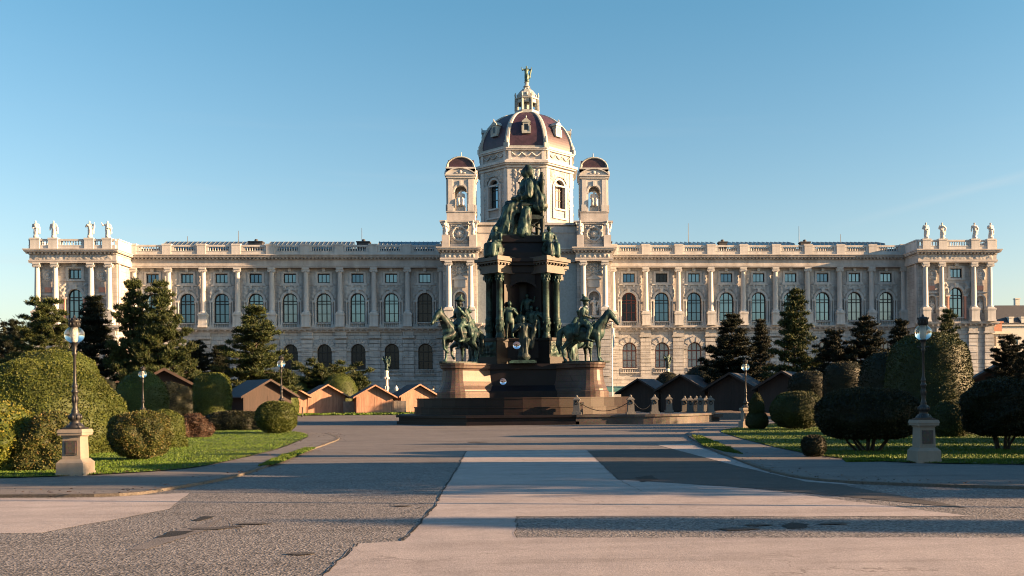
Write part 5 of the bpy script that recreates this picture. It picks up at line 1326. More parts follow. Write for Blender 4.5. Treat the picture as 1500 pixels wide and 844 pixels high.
# ------------------------------------------------------------------ market huts
def make_hut(name, W, D, eave, ridge, mat, over=.75):
    b = MB(); P = [(-W / 2, 0), (W / 2, 0), (W / 2, eave), (0, ridge), (-W / 2, eave)]; b.add([(x, 0, z) for x, z in P] + [(x, D, z) for x, z in P], [(0, 1, 2, 3, 4), (9, 8, 7, 6, 5), (0, 4, 9, 5), (1, 6, 7, 2)])
    wall = b.mesh('wall'); wall.materials.append(MAT[mat])
    r = MB(); k = (ridge - eave) / (W / 2); ox = W / 2 + .55
    for s in (-1, 1):
        z0 = ridge - k * ox; P = [(0, ridge + .03), (s * ox, z0 + .03), (s * ox, z0 + .15), (0, ridge + .16)]
        r.add([(x, -over, z) for x, z in P] + [(x, D + .3, z) for x, z in P], [(0, 1, 2, 3), (7, 6, 5, 4), (0, 4, 5, 1), (1, 5, 6, 2), (2, 6, 7, 3), (3, 7, 4, 0)])
    roof = r.mesh('roof'); roof.materials.append(MAT['slate'])
    f = MB()
    for s in (-1, 1):
        z0 = ridge - k * ox; P = [(0, ridge - .02), (s * ox, z0 - .02), (s * ox, z0 + .2), (0, ridge + .2)]
        f.add([(x, -over - .05, z) for x, z in P] + [(x, -over - .003, z) for x, z in P], [(0, 1, 2, 3), (7, 6, 5, 4), (0, 4, 5, 1), (1, 5, 6, 2), (2, 6, 7, 3), (3, 7, 4, 0)])
    barge = f.mesh('bargeboard'); barge.materials.append(MAT[mat])
    d = MB(); d.box(-W / 2 + .12, W / 2 - .12, -.035, -.003, .9, eave - .1); d.box(-.02, .02, -.05, -.035, .9, eave - .1); d.box(-W / 2 - .02, -W / 2 + .1, -.05, .06, 0, eave); d.box(W / 2 - .1, W / 2 + .02, -.05, .06, 0, eave); d.box(-.35, -.25, -.06, -.035, 1.4, 1.55)
    sh = d.mesh('shutter'); sh.materials.append(MAT[mat])
    return wall, roof, barge, sh
HUT = {m: make_hut('hut', 4.9, 4.4, 2.35, 3.75, m) for m in ('hut_wood', 'hut_wood_shaded')}
def hut(px, Y, rz, mat, lab, group, s=1.0):
    p = AT(px, 600, Y); t = thing('market_hut', (p.x, Y, .03), lab, 'hut', rz, group); t.scale = (s, s, s)
    for me in HUT[mat]: link(me.name.split('.')[0], me, None, t)
    return p
GL = 'wooden market huts left of the monument'; GR = 'dark market huts right of the monument'
hut(421, 122, R(26), 'hut_wood', 'sunlit wooden hut farthest left, its gable cut by the round bush', GL)
hut(479, 127, R(24), 'hut_wood', 'sunlit wooden hut with a plain gable, left of the one before the column', GL, .98)
hut(549, 126, R(18), 'hut_wood', 'sunlit wooden hut in front of the winged figure column', GL, .95)
hut(613, 130, R(26), 'hut_wood', 'sunlit wooden hut with a door, touching the monument base', GL, .98)
hut(240, 92, R(24), 'hut_wood_shaded', 'dark shaded hut between the dome hedge and the barrel hedge', GL, 1.25)
hut(172, 100, R(24), 'hut_wood_shaded', 'small shaded hut with a bluish roof behind the lamp on the left', GL)
hut(392, 94, R(40), 'hut_wood_shaded', 'dark hut with a long roof behind the round bush on the left', GL, .98)
hut(938, 118, R(-30), 'hut_wood_shaded', 'dark hut nearest the monument on the right, behind the chain', GR, 1.05)
hut(1000, 114, R(-30), 'hut_wood_shaded', 'dark hut behind the lone bollard on the right', GR, 1.15)
hut(1072, 108, R(-30), 'hut_wood_shaded', 'dark hut with a glinting roof behind the globe lamp on the right', GR, 1.15)
hut(1148, 102, R(-30), 'hut_wood_shaded', 'dark hut behind the round bush on the right', GR, 1.15)
hut(1465, 88, R(-20), 'hut_wood_shaded', 'dark hut roof at the right picture edge behind the bushes', GR, 1.2)
hut(1295, 96, R(-25), 'hut_wood_shaded', 'dark hut hidden behind the big dark bush on the right', GR, 1.1)
for (a, b_, Y, lab) in ((437, 455, 127, 'grey board fence between the two left sunlit huts'), (503, 523, 127.5, 'grey board fence left of the hut before the winged figure column'), (573, 595, 128, 'grey board fence left of the hut by the monument')):
    f = MB(); x0, x1 = AT(a, 600, Y).x, AT(b_, 600, Y).x; x = x0; rnd = random.Random(a)
    while x < x1 - .1: f.box(x, x + .17, Y + rnd.uniform(-.015, .015), Y + .03, .03, 1.62 + rnd.uniform(-.03, .03)); x += .18
    f.box(x0, x1, Y + .035, Y + .1, .5, .6); f.box(x0, x1, Y + .035, Y + .1, 1.3, 1.4)
    tag(f.build('board_fence', MAT['fence_wood']), lab, 'fence', 'board fences between the huts')
bo = MB(); p = G(443, 611); bo.lathe([(.12, 0), (.1, .1), (.06, .2), (.055, .95), (.09, 1.0), (.05, 1.1)], p[0], p[1], n=10); tag(bo.build('iron_bollard', MAT['iron']), 'thin black iron bollard standing at the corner of the sunlit huts', 'bollard')
tn = MB(); p = AT(186, 600, 82); tn.obox(p.x, 82, 0, 2.2, 1.0, 1.0, .3); tn.obox(p.x, 82, 2.2, 2.7, 1.2, 1.2, .3, .1, .1); tag(tn.build('ticket_booth', MAT['tent_blue']), 'small pale blue booth beside the big dome hedge on the left', 'booth')
aw = MB(); p = AT(908, 563, 150); aw.add([(p.x - 2.3, 150, 3.6), (p.x + 2.3, 150, 3.6), (p.x + 2.5, 147.5, 2.9), (p.x - 2.5, 147.5, 2.9), (p.x - 2.3, 150, 3.5), (p.x + 2.3, 150, 3.5), (p.x + 2.5, 147.5, 2.7), (p.x - 2.5, 147.5, 2.7)], [(0, 1, 2, 3), (7, 6, 5, 4), (3, 2, 6, 7), (0, 3, 7, 4), (1, 5, 6, 2)])
for s in (-1, 1): aw.tube((p.x + s * 2.3, 147.6, 0), (p.x + s * 2.3, 147.6, 2.8), .06); aw.tube((p.x + s * 2.2, 149.9, 0), (p.x + s * 2.2, 149.9, 3.5), .06)
tag(aw.build('green_awning', MAT['tarp_green']), 'dark green awning behind the huts right of the right horse', 'awning')

# ------------------------------------------------------------------ buildings far right
fbld = thing('apartment_building', (172, 330, 0), 'pale grey building with a dark roof at the right picture edge', 'building')
b = MB(); wall_open(b, -6, 90, 0, 0, 27, [(x, 1.5, z, z + 2.6, False) for x in range(-3, 60, 4) for z in (3, 8.5, 14, 19.5)], .4); b.quad((-6, 0, 0), (-6, 0, 27), (-6, 30, 27), (-6, 30, 0)); b.box(-6.6, 90, -.7, 0, 26.2, 27); b.box(-6.3, 90, -.3, 0, 12.4, 12.8); b.build('wall', MAT['pale_plaster'], fbld)
for x in range(-3, 24, 4):
    for z in (14, 19.5, 8.5):
        w = link('window', frame_mesh(1.5, 2.6, False, (0,), ((1.7, .1),), .1).mesh('window'), MAT['white_paint'], fbld, (x, .3, z)); link('pane', pane_mesh(1.4, 2.5, False), MAT['pane_sky'], w, (0, .03, 0))
b = MB(); b.add([(-7, -1, 27), (90, -1, 27), (90, 5, 34), (-4, 5, 34), (-7, 30, 27), (-4, 25, 34), (90, 25, 34), (90, 30, 27)], [(0, 1, 2, 3), (0, 3, 5, 4), (3, 2, 6, 5), (5, 6, 7, 4)])
rf = b.build('roof', MAT['slate'], fbld); b = MB()
for x in (4, 11, 20, 30): b.box(x, x + 1.6, 6, 7.4, 33.9, 36.4); b.box(x - .2, x + 1.8, 5.8, 7.6, 36.4, 36.7)
for x in (-2, 2.5, 7, 11.5, 16): b.box(x, x + 1.6, -.9, 1, 27.2, 29); b.box(x - .2, x + 1.8, -1.1, 1, 29, 29.4)
b.build('chimney', MAT['pale_plaster'], rf)
sb = thing('corner_house', (108.9, 215, 0), 'small cream house with a red brick top beside the right pavilion', 'building')
b = MB(); wall_open(b, -5, 2.2, 0, 0, 16.4, [(x, 1.1, z, z + 2.4, True) for x in (-1.2, .9) for z in (5, 9.5, 13.0)], .4); b.box(-5.4, 2.6, -.5, 0, 15.8, 16.4); b.quad((-5, 0, 0), (-5, 12, 0), (-5, 12, 16.4), (-5, 0, 16.4)); b.quad((2.2, 0, 0), (2.2, 12, 0), (2.2, 12, 16.4), (2.2, 0, 16.4)); b.box(-4.8, 2.0, .4, 12, 0, 16.2); b.build('wall', MAT['cream_plaster'], sb)
b = MB(); b.box(-3.5, 1.0, .6, 8, 16.2, 18.4); b.box(-3.8, 1.3, .3, 8.2, 18.4, 18.8); b.build('roof', MAT['brick_red'], sb)

# ------------------------------------------------------------------ trees
def pine_mesh(seed, H, Rm, dens=1.0, z0=.12, shape=.75, flat=False, tuft=.34, open_=1.0):
    rnd = random.Random(seed); V = []; F = []
    tv = MB(); pts = []
    lean = (rnd.uniform(-.03, .03), rnd.uniform(-.03, .03))
    nseg = 10
    rs = []
    for i in range(nseg + 1):
        u = i / nseg; r = max(.02, .022 * H * (1 - u) ** .8); c = (lean[0] * H * u + .1 * math.sin(u * 5 + seed), lean[1] * H * u); pts.append(c)
        rs.append([(c[0] + r * math.cos(2 * PI * k / 8), c[1] + r * math.sin(2 * PI * k / 8), H * .97 * u) for k in range(8)])
    tv.rings(rs)
    def tuft_at(p, out, size):
        n = int(13 * dens)
        for _ in range(n):
            d = Vector((rnd.gauss(0, 1), rnd.gauss(0, 1), rnd.gauss(0, .7) + .35)) + out * .8; d.normalize()
            L = size * rnd.uniform(.6, 1.15); q = p + Vector((rnd.gauss(0, .3), rnd.gauss(0, .3), rnd.gauss(0, .2))) * size
            s = d.cross(Vector((rnd.gauss(0, 1), rnd.gauss(0, 1), rnd.gauss(0, 1)))).normalized() * (size * .12)
            k = len(V); e = q + d * L
            V.extend([tuple(q - s), tuple(q + s), tuple(e + s * .25), tuple(e - s * .25)]); F.append((k, k + 1, k + 2, k + 3))
    z = H * z0
    while z < H * .985:
        u = (z / H - z0) / (1 - z0)
        prof = (min(1, u / .14) ** .6) * (1 - u) ** shape
        nb = rnd.randint(4, 7) if u < .8 else 4
        a0 = rnd.uniform(0, 2 * PI)
        for k in range(nb):
            L = Rm * prof * rnd.choice((.55, .8, 1.0, 1.05, 1.3)) * rnd.uniform(.85, 1.1) + .15
            a = a0 + 2 * PI * k / nb + rnd.uniform(-.35, .35); d = Vector((math.cos(a), math.sin(a), 0))
            i = min(nseg, int(z / H * nseg)); base = Vector((pts[i][0], pts[i][1], z)); rise = rnd.uniform(-.10, .22) + .5 * u
            tip = base + d * L + Vector((0, 0, L * rise)); tv.tube(base, tip, .03 + .012 * L, .012, 5)
            npad = 1 if L < .7 else (2 if L < 1.5 else (3 if L < 2.4 else 5))
            sd = Vector((-d.y, d.x, 0))
            for j in range(npad):
                v = 1.0 if npad == 1 else .42 + .58 * j / (npad - 1)
                if rnd.random() < .08 * open_: continue
                side = 0 if j == npad - 1 else rnd.uniform(-1, 1) * L * .30
                pc_ = base.lerp(tip, v) + sd * side + Vector((0, 0, rnd.uniform(-.05, .15) - .06 * L * math.sin(PI * v)))
                if side: tv.tube(base.lerp(tip, v * .75), pc_, .022, .01, 4)
                pr_ = rnd.uniform(.36, .62) * (H / 12) ** .5 * (1.15 if j == npad - 1 else 1)
                for q in range(int(20 * pr_ / .5)):
                    o_ = Vector((rnd.gauss(0, 1), rnd.gauss(0, 1), rnd.gauss(0, .45))); o_ = o_.normalized() * (rnd.random() ** .5) * pr_; o_.z *= .5
                    tuft_at(pc_ + o_, d * .3 + Vector((0, 0, .7)) + o_ * .8, tuft * rnd.uniform(.7, 1.05))
        z += H * .040 * rnd.uniform(.7, 1.4) + .12
    me = bpy.data.meshes.new('crown'); me.from_pydata(V, [], F)
    return tv.mesh('trunk'), me
PINES = []
for sd, H, Rm, sh in ((1, 12, 3.6, .80), (2, 12, 3.2, .95), (3, 12, 4.2, .62), (4, 12, 3.9, .82)):
    PINES.append(pine_mesh(sd, H, Rm, 1.0, .08, sh))
ntree = 0
def pine(px, top, Y, kind, lab, width=None, mat='pine_needles', group='pine trees in front of the museum', sink=0):
    global ntree
    p = AT(px, top, Y); tr, cr = PINES[kind]; s = (p.z + sink) / 12.0
    t = thing('pine_tree', (p.x, Y, -sink), lab, 'tree', (ntree * 1.9) % 6.28, group); ntree += 1
    a = link('trunk', tr if not tr.materials else tr, MAT['bark'], t); c = bpy.data.objects.new('crown', cr); col.objects.link(c); c.parent = t
    if not cr.materials: cr.materials.append(MAT['pine_needles'])
    c.material_slots[0].link = 'OBJECT'; c.material_slots[0].material = MAT[mat]
    halfw = {0: 3.6, 1: 3.2, 2: 4.2, 3: 3.9}[kind] * .95
    sw = s if width is None else 1.05 * (width / FPX * Y) / halfw
    t.scale = (sw, sw, s); return t
pine(66, 438, 112, 2, 'broad pine at the far left, below the left pavilion columns', 48)
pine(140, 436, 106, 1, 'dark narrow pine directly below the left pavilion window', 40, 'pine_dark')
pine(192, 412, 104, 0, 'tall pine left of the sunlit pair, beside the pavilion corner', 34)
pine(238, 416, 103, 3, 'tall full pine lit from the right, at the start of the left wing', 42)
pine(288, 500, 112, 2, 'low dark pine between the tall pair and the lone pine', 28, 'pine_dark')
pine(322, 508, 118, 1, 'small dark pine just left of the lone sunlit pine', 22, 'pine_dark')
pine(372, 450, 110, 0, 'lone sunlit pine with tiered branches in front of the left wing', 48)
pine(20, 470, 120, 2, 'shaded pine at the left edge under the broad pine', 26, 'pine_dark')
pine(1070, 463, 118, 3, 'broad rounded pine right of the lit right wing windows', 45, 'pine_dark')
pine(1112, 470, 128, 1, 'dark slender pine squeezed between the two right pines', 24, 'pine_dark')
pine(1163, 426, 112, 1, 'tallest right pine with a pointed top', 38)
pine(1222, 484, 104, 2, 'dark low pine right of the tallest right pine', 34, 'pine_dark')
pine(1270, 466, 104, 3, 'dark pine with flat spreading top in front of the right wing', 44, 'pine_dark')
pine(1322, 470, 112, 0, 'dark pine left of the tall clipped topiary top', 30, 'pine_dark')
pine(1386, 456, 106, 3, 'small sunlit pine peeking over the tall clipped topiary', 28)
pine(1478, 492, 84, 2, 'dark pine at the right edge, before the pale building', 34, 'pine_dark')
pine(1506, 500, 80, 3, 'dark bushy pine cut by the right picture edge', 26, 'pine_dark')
# wide low pine behind the lit huts
tr, cr = pine_mesh(17, 5.2, 4.6, 1.1, .35, .35, tuft=.4)
p = AT(478, 600, 138); t = thing('pine_tree', (p.x, 138, 0), 'low wide pine spreading behind the sunlit huts', 'tree', .4, 'pine trees in front of the museum')
link('trunk', tr, MAT['bark'], t); link('crown', cr, MAT['pine_needles'], t); t.scale = (1.3, 1.0, 1.12)
tr2, cr2 = pine_mesh(18, 4.2, 2.4, 1.1, .3, .5, tuft=.36); p = AT(524, 600, 137); t = thing('pine_tree', (p.x, 137, 0), 'small pale pine at the right end of the low wide one', 'tree', .9, 'pine trees in front of the museum')
link('trunk', tr2, MAT['bark'], t); link('crown', cr2, MAT['pine_needles'], t); t.scale = (1.0, 1.0, 1.15)

# broad leaved tree: trunk, limbs and leaf clumps
def broad_tree(seed, H, Rm, mat, loc, lab, group, nclump=90, leafn=70, ls=.22):
    rnd = random.Random(seed); tv = MB(); V = []; F = []
    tv.lathe([(.035 * H, 0), (.025 * H, .1 * H), (.02 * H, .35 * H), (.008 * H, .7 * H)], n=8)
    for k in range(nclump):
        a = rnd.uniform(0, 2 * PI); u = rnd.random(); z = H * (.25 + .72 * u); rr = Rm * math.sin(PI * (.18 + .78 * u)) ** .7 * rnd.uniform(.35, 1.0); c = Vector((rr * math.cos(a), rr * math.sin(a), z))
        if k % 3 == 0: tv.tube((0, 0, H * .3 + .2 * z), c, .02 * H * .4, .02, 5)
        cs = Rm * rnd.uniform(.16, .30)
        for _ in range(leafn):
            q = c + Vector((rnd.gauss(0, 1), rnd.gauss(0, 1), rnd.gauss(0, .8))) * cs * .6; d = Vector((rnd.gauss(0, 1), rnd.gauss(0, 1), rnd.gauss(0, 1))).normalized(); s = d.cross(Vector((0, .3, 1))).normalized() * ls * .5; d = d * ls * rnd.uniform(.7, 1.3); n = len(V)
            V += [tuple(q), tuple(q + d * .5 + s), tuple(q + d), tuple(q + d * .5 - s)]; F.append((n, n + 1, n + 2, n + 3))
    t = thing('broadleaf_tree', loc, lab, 'tree', 0, group); link('trunk', tv.mesh('trunk'), MAT['bark'], t); me = bpy.data.meshes.new('crown'); me.from_pydata(V, [], F); link('crown', me, MAT[mat], t); return t
p = AT(2, 470, 135); broad_tree(31, p.z, 2.6, 'hedge_shaded', (p.x - .6, 135, 0), 'leafy tree cut by the left picture edge beyond the pines', 'leafy trees at the picture edge', 60, 60, .3)
p = AT(22, 500, 160); broad_tree(32, p.z * .9, 5, 'hedge_shaded', (p.x, 160, 0), 'far bluish leafy tree left of the left pavilion', 'leafy trees at the picture edge', 60, 60, .4)

# ------------------------------------------------------------------ clipped hedges and bushes
def bush(name, lab, loc, prof, rx, ry, h, mat, nleaf, ls, seed, rough=.06, group=None, stems=0, cat='hedge', lift=0, rz=0, bumps=0):
    # prof: list of (relative radius, relative height)
    nleaf = int(nleaf * 2.1); ls = ls * .66
    rnd = random.Random(seed); n = 56; b = MB(); rs = []
    pr = []
    for (r0, z0), (r1, z1) in zip(prof, prof[1:]):
        for k in range(5): pr.append((r0 + (r1 - r0) * k / 5, z0 + (z1 - z0) * k / 5))
    pr.append(prof[-1])
    def disp(p):
        q = Vector(p); d = noise.noise(q * 1.3 + Vector((seed, 0, 0))) * .6 + noise.noise(q * 3.1 + Vector((0, seed, 0))) * .4
        return d
    for r, z in pr:
        ring = []
        for i in range(n):
            a = 2 * PI * i / n; p = (rx * r * math.cos(a), ry * r * math.sin(a), lift + z * h)
            d = 1 + (rough + bumps) * disp(p) * 1.6 / max(.6, min(rx, ry)); ring.append((p[0] * d, p[1] * d, lift + z * h * (1 + rough * .4 * disp((p[0], p[1], 0)))))
        rs.append(ring)
    b.rings(rs, smooth=True)
    # leaves over the surface
    nv, nf = len(b.v), list(b.f); P = np.array(b.v); tris = []
    for f in nf:
        if len(f) == 4: tris += [(f[0], f[1], f[2]), (f[0], f[2], f[3])]
    T = np.array(tris); A = P[T[:, 0]]; B = P[T[:, 1]]; Cc = P[T[:, 2]]; nr = np.cross(B - A, Cc - A); ar = np.linalg.norm(nr, axis=1) + 1e-12; nr = nr / ar[:, None]
    g = np.random.default_rng(seed); idx = g.choice(len(T), nleaf, p=ar / ar.sum()); u = g.random(nleaf); v = g.random(nleaf); sw = u + v > 1; u[sw] = 1 - u[sw]; v[sw] = 1 - v[sw]
    pts = A[idx] + (B - A)[idx] * u[:, None] + (Cc - A)[idx] * v[:, None]; N = nr[idx]
    d = N * g.uniform(.1, 1.0, (nleaf, 1)) + g.normal(0, .75, (nleaf, 3)); d /= np.linalg.norm(d, axis=1)[:, None]
    s = np.cross(d, g.normal(0, 1, (nleaf, 3))); s /= np.linalg.norm(s, axis=1)[:, None]
    sz = ls * g.uniform(.6, 1.4, (nleaf, 1)); off = g.normal(0, 1, (nleaf, 1)) * ls * (.35 + bumps * 2)
    pts = pts + N * (off - ls * .15); q0 = pts; q1 = pts + d * sz * .5 + s * sz * .32; q2 = pts + d * sz; q3 = pts + d * sz * .5 - s * sz * .32
    VV = np.stack([q0, q1, q2, q3], 1).reshape(-1, 3); FF = np.arange(nleaf * 4).reshape(-1, 4) + nv
    me = bpy.data.meshes.new('foliage'); me.from_pydata(b.v + [tuple(x) for x in VV], [], nf + [tuple(int(j) for j in x) for x in FF])
    me.polygons.foreach_set('use_smooth', [True] * len(nf) + [False] * nleaf)
    if stems:
        t = thing(name, loc, lab, cat, rz, group); link('foliage', me, MAT[mat], t)
        for k in range(stems):
            sm = MB(); a = 2 * PI * k / stems + rnd.uniform(-.3, .3); r0 = rnd.uniform(.05, .25) * rx; r1 = rnd.uniform(.3, .75) * rx; m = Vector(((r0 + r1) / 2 * math.cos(a) + rnd.uniform(-.1, .1), (r0 + r1) / 2 * math.sin(a), lift * .5 + .1))
            sm.tube((r0 * math.cos(a), r0 * math.sin(a), 0), m, .045, .038, 6); sm.tube(m, (r1 * math.cos(a), r1 * math.sin(a), lift + .35 * h), .038, .025, 6); sm.build('stem', MAT['bark'], t)
        return t
    o = link(name, me, MAT[mat], None, loc); o.rotation_euler = (0, 0, rz); return tag(o, lab, cat, group)
DOME = [(.96, 0), (1.0, .15), (.99, .35), (.92, .58), (.76, .79), (.5, .93), (.25, .985), (.02, 1)]
BALL = [(.35, 0), (.7, .06), (.93, .22), (1.0, .45), (.95, .68), (.78, .87), (.5, .97), (.02, 1)]
BARREL = [(.82, 0), (.95, .2), (1.0, .5), (.97, .75), (.86, .9), (.6, .98), (.02, 1)]
BELL = [(.97, 0), (1.0, .12), (.98, .35), (.92, .6), (.86, .78), (.78, .88), (.5, .97), (.02, 1)]
CONE = [(.9, 0), (1.0, .15), (.85, .45), (.62, .72), (.35, .93), (.02, 1)]
def pbush(name, lab, cx, hw, top, Y, prof, mat, nleaf, ls, seed, depth=1.0, **kw):
    p = AT(cx, top, Y); w = hw / FPX * (AT(cx, 500, Y) - Vector((CX, 0, EYE))).dot(Vector((math.sin(YAW), math.cos(YAW), 0)))
    lift = kw.pop('lift', 0); base = kw.pop('base', 0.05)
    return bush(name, lab, (p.x, Y, base), prof, w, w * depth, p.z - base - lift, mat, nleaf, ls, seed, lift=lift, **kw)
GH = 'clipped hedges and bushes'
pbush('dome_hedge', 'huge clipped dome hedge behind the left lamp', 52, 122, 529, 33, DOME, 'hedge_green', 52000, .085, 1, .9, rough=.16, group=GH)
pbush('block_hedge', 'high clipped hedge with a flat dome top behind the huge dome hedge', 78, 68, 513, 42, BELL, 'hedge_green', 22000, .09, 2, .9, rough=.06, group=GH)
pbush('loose_bush', 'loose leafy bush at the foot of the huge dome hedge, left of the lamp', 72, 40, 606, 25.2, DOME, 'shrub_brown', 9000, .075, 3, rough=.25, bumps=.1, group=GH, cat='bush')
pbush('yellow_shrub', 'yellowish loose shrub cut by the left picture edge', -6, 46, 588, 25.0, DOME, 'shrub_yellow', 9000, .085, 4, rough=.3, bumps=.22, group=GH, cat='bush')
pbush('loose_bush', 'rounded leafy bush with brown leaves right of the left lamp', 203, 40, 604, 28.6, BALL, 'shrub_brown', 13000, .07, 5, .9, rough=.18, bumps=.08, group=GH, cat='bush', stems=5, lift=.12)
pbush('clipped_bush', 'smaller clipped bush directly behind the brown-leaved bush', 243, 28, 601, 36, DOME, 'hedge_green', 9000, .07, 6, rough=.15, group=GH, cat='bush')
pbush('dome_hedge', 'pointed dome hedge behind the slim lamp on the left', 207, 36, 543, 78, [(1, 0), (1, .5), (.9, .7), (.6, .88), (.3, .97), (.02, 1)], 'hedge_green', 12000, .13, 7, rough=.06, group=GH)
pbush('barrel_hedge', 'tall barrel-shaped clipped hedge right of the dark hut', 311, 26, 547, 72, BARREL, 'hedge_green', 12000, .12, 8, rough=.06, group=GH)
pbush('round_bush', 'round clipped bush in front of the farthest left sunlit hut', 405, 29, 589, 50.5, BALL, 'hedge_green', 14000, .085, 9, rough=.12, group=GH, cat='bush', stems=3, lift=.1)
pbush('low_hedge', 'low dark hedge behind the left lawn', 345, 52, 603, 57, DOME, 'hedge_shaded', 9000, .1, 10, .5, rough=.2, group=GH)
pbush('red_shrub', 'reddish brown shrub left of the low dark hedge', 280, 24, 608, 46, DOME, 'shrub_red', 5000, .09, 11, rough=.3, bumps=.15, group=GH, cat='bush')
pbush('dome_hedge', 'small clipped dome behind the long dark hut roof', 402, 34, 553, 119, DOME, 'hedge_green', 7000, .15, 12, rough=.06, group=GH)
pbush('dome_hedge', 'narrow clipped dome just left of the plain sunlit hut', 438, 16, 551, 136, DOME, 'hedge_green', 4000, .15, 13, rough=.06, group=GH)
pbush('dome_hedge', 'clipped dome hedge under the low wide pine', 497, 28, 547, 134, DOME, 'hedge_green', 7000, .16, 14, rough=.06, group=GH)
pbush('low_hedge', 'dark hedge under the tall pine pair on the left', 235, 60, 560, 88, DOME, 'hedge_shaded', 7000, .14, 15, .3, rough=.2, group=GH)
pbush('low_hedge', 'dark hedge in front of the left pavilion pines', 110, 70, 545, 90, DOME, 'hedge_shaded', 8000, .14, 16, .3, rough=.2, group=GH)
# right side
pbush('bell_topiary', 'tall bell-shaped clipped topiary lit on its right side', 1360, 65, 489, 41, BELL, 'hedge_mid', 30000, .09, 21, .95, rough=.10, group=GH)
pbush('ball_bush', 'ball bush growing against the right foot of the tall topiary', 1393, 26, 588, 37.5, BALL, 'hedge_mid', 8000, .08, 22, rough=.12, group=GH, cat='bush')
pbush('spreading_bush', 'big dark spreading bush on bare stems left of the right lamp', 1270, 76, 569, 28.5, [(.55, 0), (.85, .1), (1, .4), (.95, .68), (.75, .88), (.45, .97), (.02, 1)], 'hedge_shaded', 26000, .075, 23, .9, rough=.14, group=GH, cat='bush', stems=9, lift=.42)
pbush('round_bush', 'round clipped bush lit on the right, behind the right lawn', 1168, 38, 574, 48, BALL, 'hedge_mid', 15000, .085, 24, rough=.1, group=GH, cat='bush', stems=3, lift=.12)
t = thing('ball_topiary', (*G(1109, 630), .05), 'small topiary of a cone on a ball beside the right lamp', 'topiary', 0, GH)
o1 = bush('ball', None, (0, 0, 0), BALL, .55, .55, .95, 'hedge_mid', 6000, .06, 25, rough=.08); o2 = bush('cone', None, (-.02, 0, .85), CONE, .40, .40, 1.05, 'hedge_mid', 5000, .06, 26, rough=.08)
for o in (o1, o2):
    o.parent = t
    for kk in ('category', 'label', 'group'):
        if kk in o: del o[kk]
pbush('stone_ball', 'small dark ball bush low on the shaded right lawn', 1192, 17, 638, 26.5, BALL, 'hedge_shaded', 4000, .05, 27, rough=.06, group=GH, cat='bush', base=.06)
pbush('spreading_bush', 'dark loose bush on bare stems right of the right lamp', 1468, 54, 553, 28.5, [(.5, 0), (.85, .12), (1, .4), (.95, .7), (.7, .9), (.02, 1)], 'hedge_shaded', 18000, .08, 28, .9, rough=.2, bumps=.08, group=GH, cat='bush', stems=7, lift=.45)
pbush('dome_hedge', 'dark mounded hedge behind the dark huts on the right', 1030, 34, 535, 126, DOME, 'hedge_shaded', 7000, .16, 29, rough=.06, group=GH)
pbush('dome_hedge', 'small dark hedge left of the mounded one behind the huts', 978, 22, 545, 134, DOME, 'hedge_shaded', 5000, .16, 30, rough=.06, group=GH)
pbush('block_hedge', 'dark clipped hedge between the round bush and the spreading bush', 1236, 30, 531, 66, BARREL, 'hedge_shaded', 9000, .12, 31, rough=.06, group=GH)
pbush('block_hedge', 'dark clipped hedge behind the right round bush', 1185, 30, 545, 72, BARREL, 'hedge_shaded', 9000, .12, 32, rough=.06, group=GH)
pbush('block_hedge', 'wide dark hedge filling the space left of the tall topiary', 1305, 48, 515, 52, BELL, 'hedge_shaded', 12000, .12, 33, rough=.08, group=GH)
pbush('low_hedge', 'dark hedge under the right pines behind the huts', 1180, 130, 558, 124, DOME, 'hedge_shaded', 9000, .2, 34, .2, rough=.2, group=GH)
pbush('low_hedge', 'dark hedge at the right edge behind the loose bush', 1460, 60, 560, 58, DOME, 'hedge_shaded', 9000, .12, 35, .5, rough=.15, group=GH)
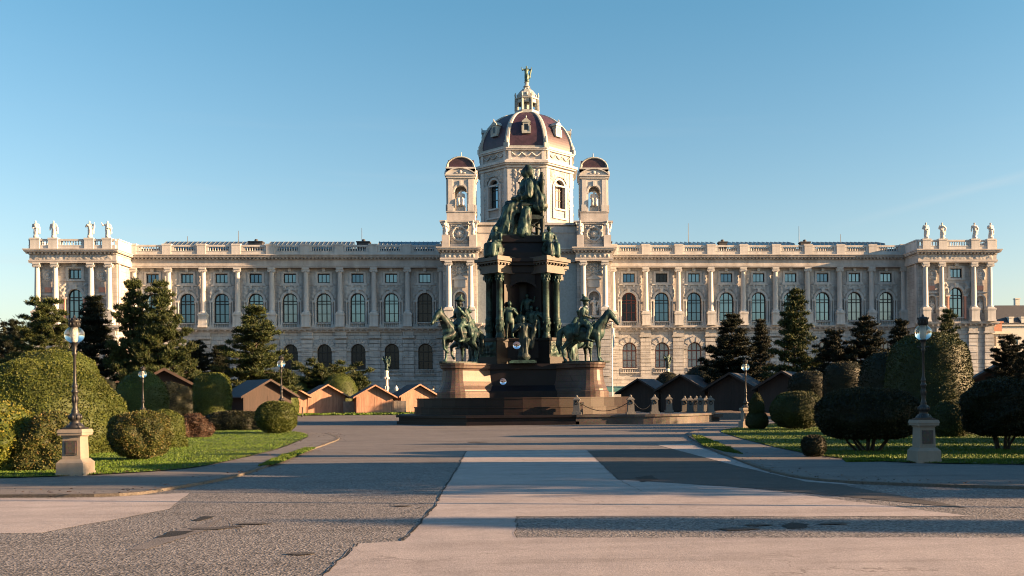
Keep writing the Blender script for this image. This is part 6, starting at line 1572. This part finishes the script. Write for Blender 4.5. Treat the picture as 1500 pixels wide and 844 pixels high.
# trees standing right of the picture, whose long shadows cross the road
GS = 'shade trees just right of the view'
for i, (x, y, H, Rm, lab) in enumerate(((26, 14.6, 9.6, 2.4, 'tall leafy shade tree nearest the camera on the right'), (39, 6.0, 10.3, .8, 'slim poplar far right of the foreground'), (29, 23.5, 9.5, .6, 'unseen slim poplar added for a shadow streak, between the mounds right of the view'), (33, 30.5, 9.0, .8, 'unseen slim poplar added for a shadow streak, behind the farthest mound right of the view'), (40, 54, 9.5, 3.0, 'broad shade tree far back on the right'))):  # the two slim poplars near the mounds are added for shadow streaks
    broad_tree(60 + i, H, Rm, 'hedge_shaded', (x, y, 0), lab, GS, 110, 50, .34)
bush('dome_hedge', 'unseen high mound added to cast shade, right of the view beside the right pavement', (19.5, 20.0, 0), DOME, 2.8, 3.0, 7.2, 'hedge_shaded', 9000, .14, 81, group=GH)  # three unseen mounds, added to shade the road, right lamp and right bushes
bush('dome_hedge', 'unseen high mound added to cast shade, right of the view behind the first mound', (22.5, 26.6, 0), DOME, 2.8, 2.4, 6.3, 'hedge_shaded', 9000, .14, 82, group=GH)
bush('dome_hedge', 'unseen high mound added to cast shade, right of the view, farthest of the three', (25.0, 32.4, 0), DOME, 2.8, 2.2, 5.8, 'hedge_shaded', 9000, .14, 83, group=GH)
for i, (x, y, H) in enumerate(((12.2, 13.6, 6.5), (12.8, 15.2, 7.0))):  # unseen masts added to draw the thin shadow lines on the road
    b = MB(); b.lathe([(.14, 0), (.12, .3), (.06, .6), (.045, H - .5), (.08, H - .4), (.05, H - .3)], n=8); b.ell((0, 0, H - .05), (.22, .22, .24))
    tag(b.build('shadow_mast', MAT['iron'], None, (x, y, 0)), ('unseen tall mast added for a thin shadow line, right of the view', 'unseen taller mast added for a thin shadow line, right of the view, farther back')[i], 'lamp mast')
# soap bubbles drifting in front of the monument
for (px, py, r, Y, lab) in ((757, 506, 5.6, 40, 'clear soap bubble drifting in front of the front statue'), (737, 559, 4.8, 40, 'clear soap bubble drifting low in front of the monument base')):
    p = AT(px, py, Y); b = MB(); rr = r / FPX * Y; b.ell((0, 0, 0), (rr, rr, rr), n=24, m=16); b.ell((0, 0, 0), (rr * .97, rr * .97, rr * .97), n=24, m=16)
    tag(b.build('soap_bubble', MAT['bubble_film'], None, p), lab, 'soap bubble', 'soap bubbles')
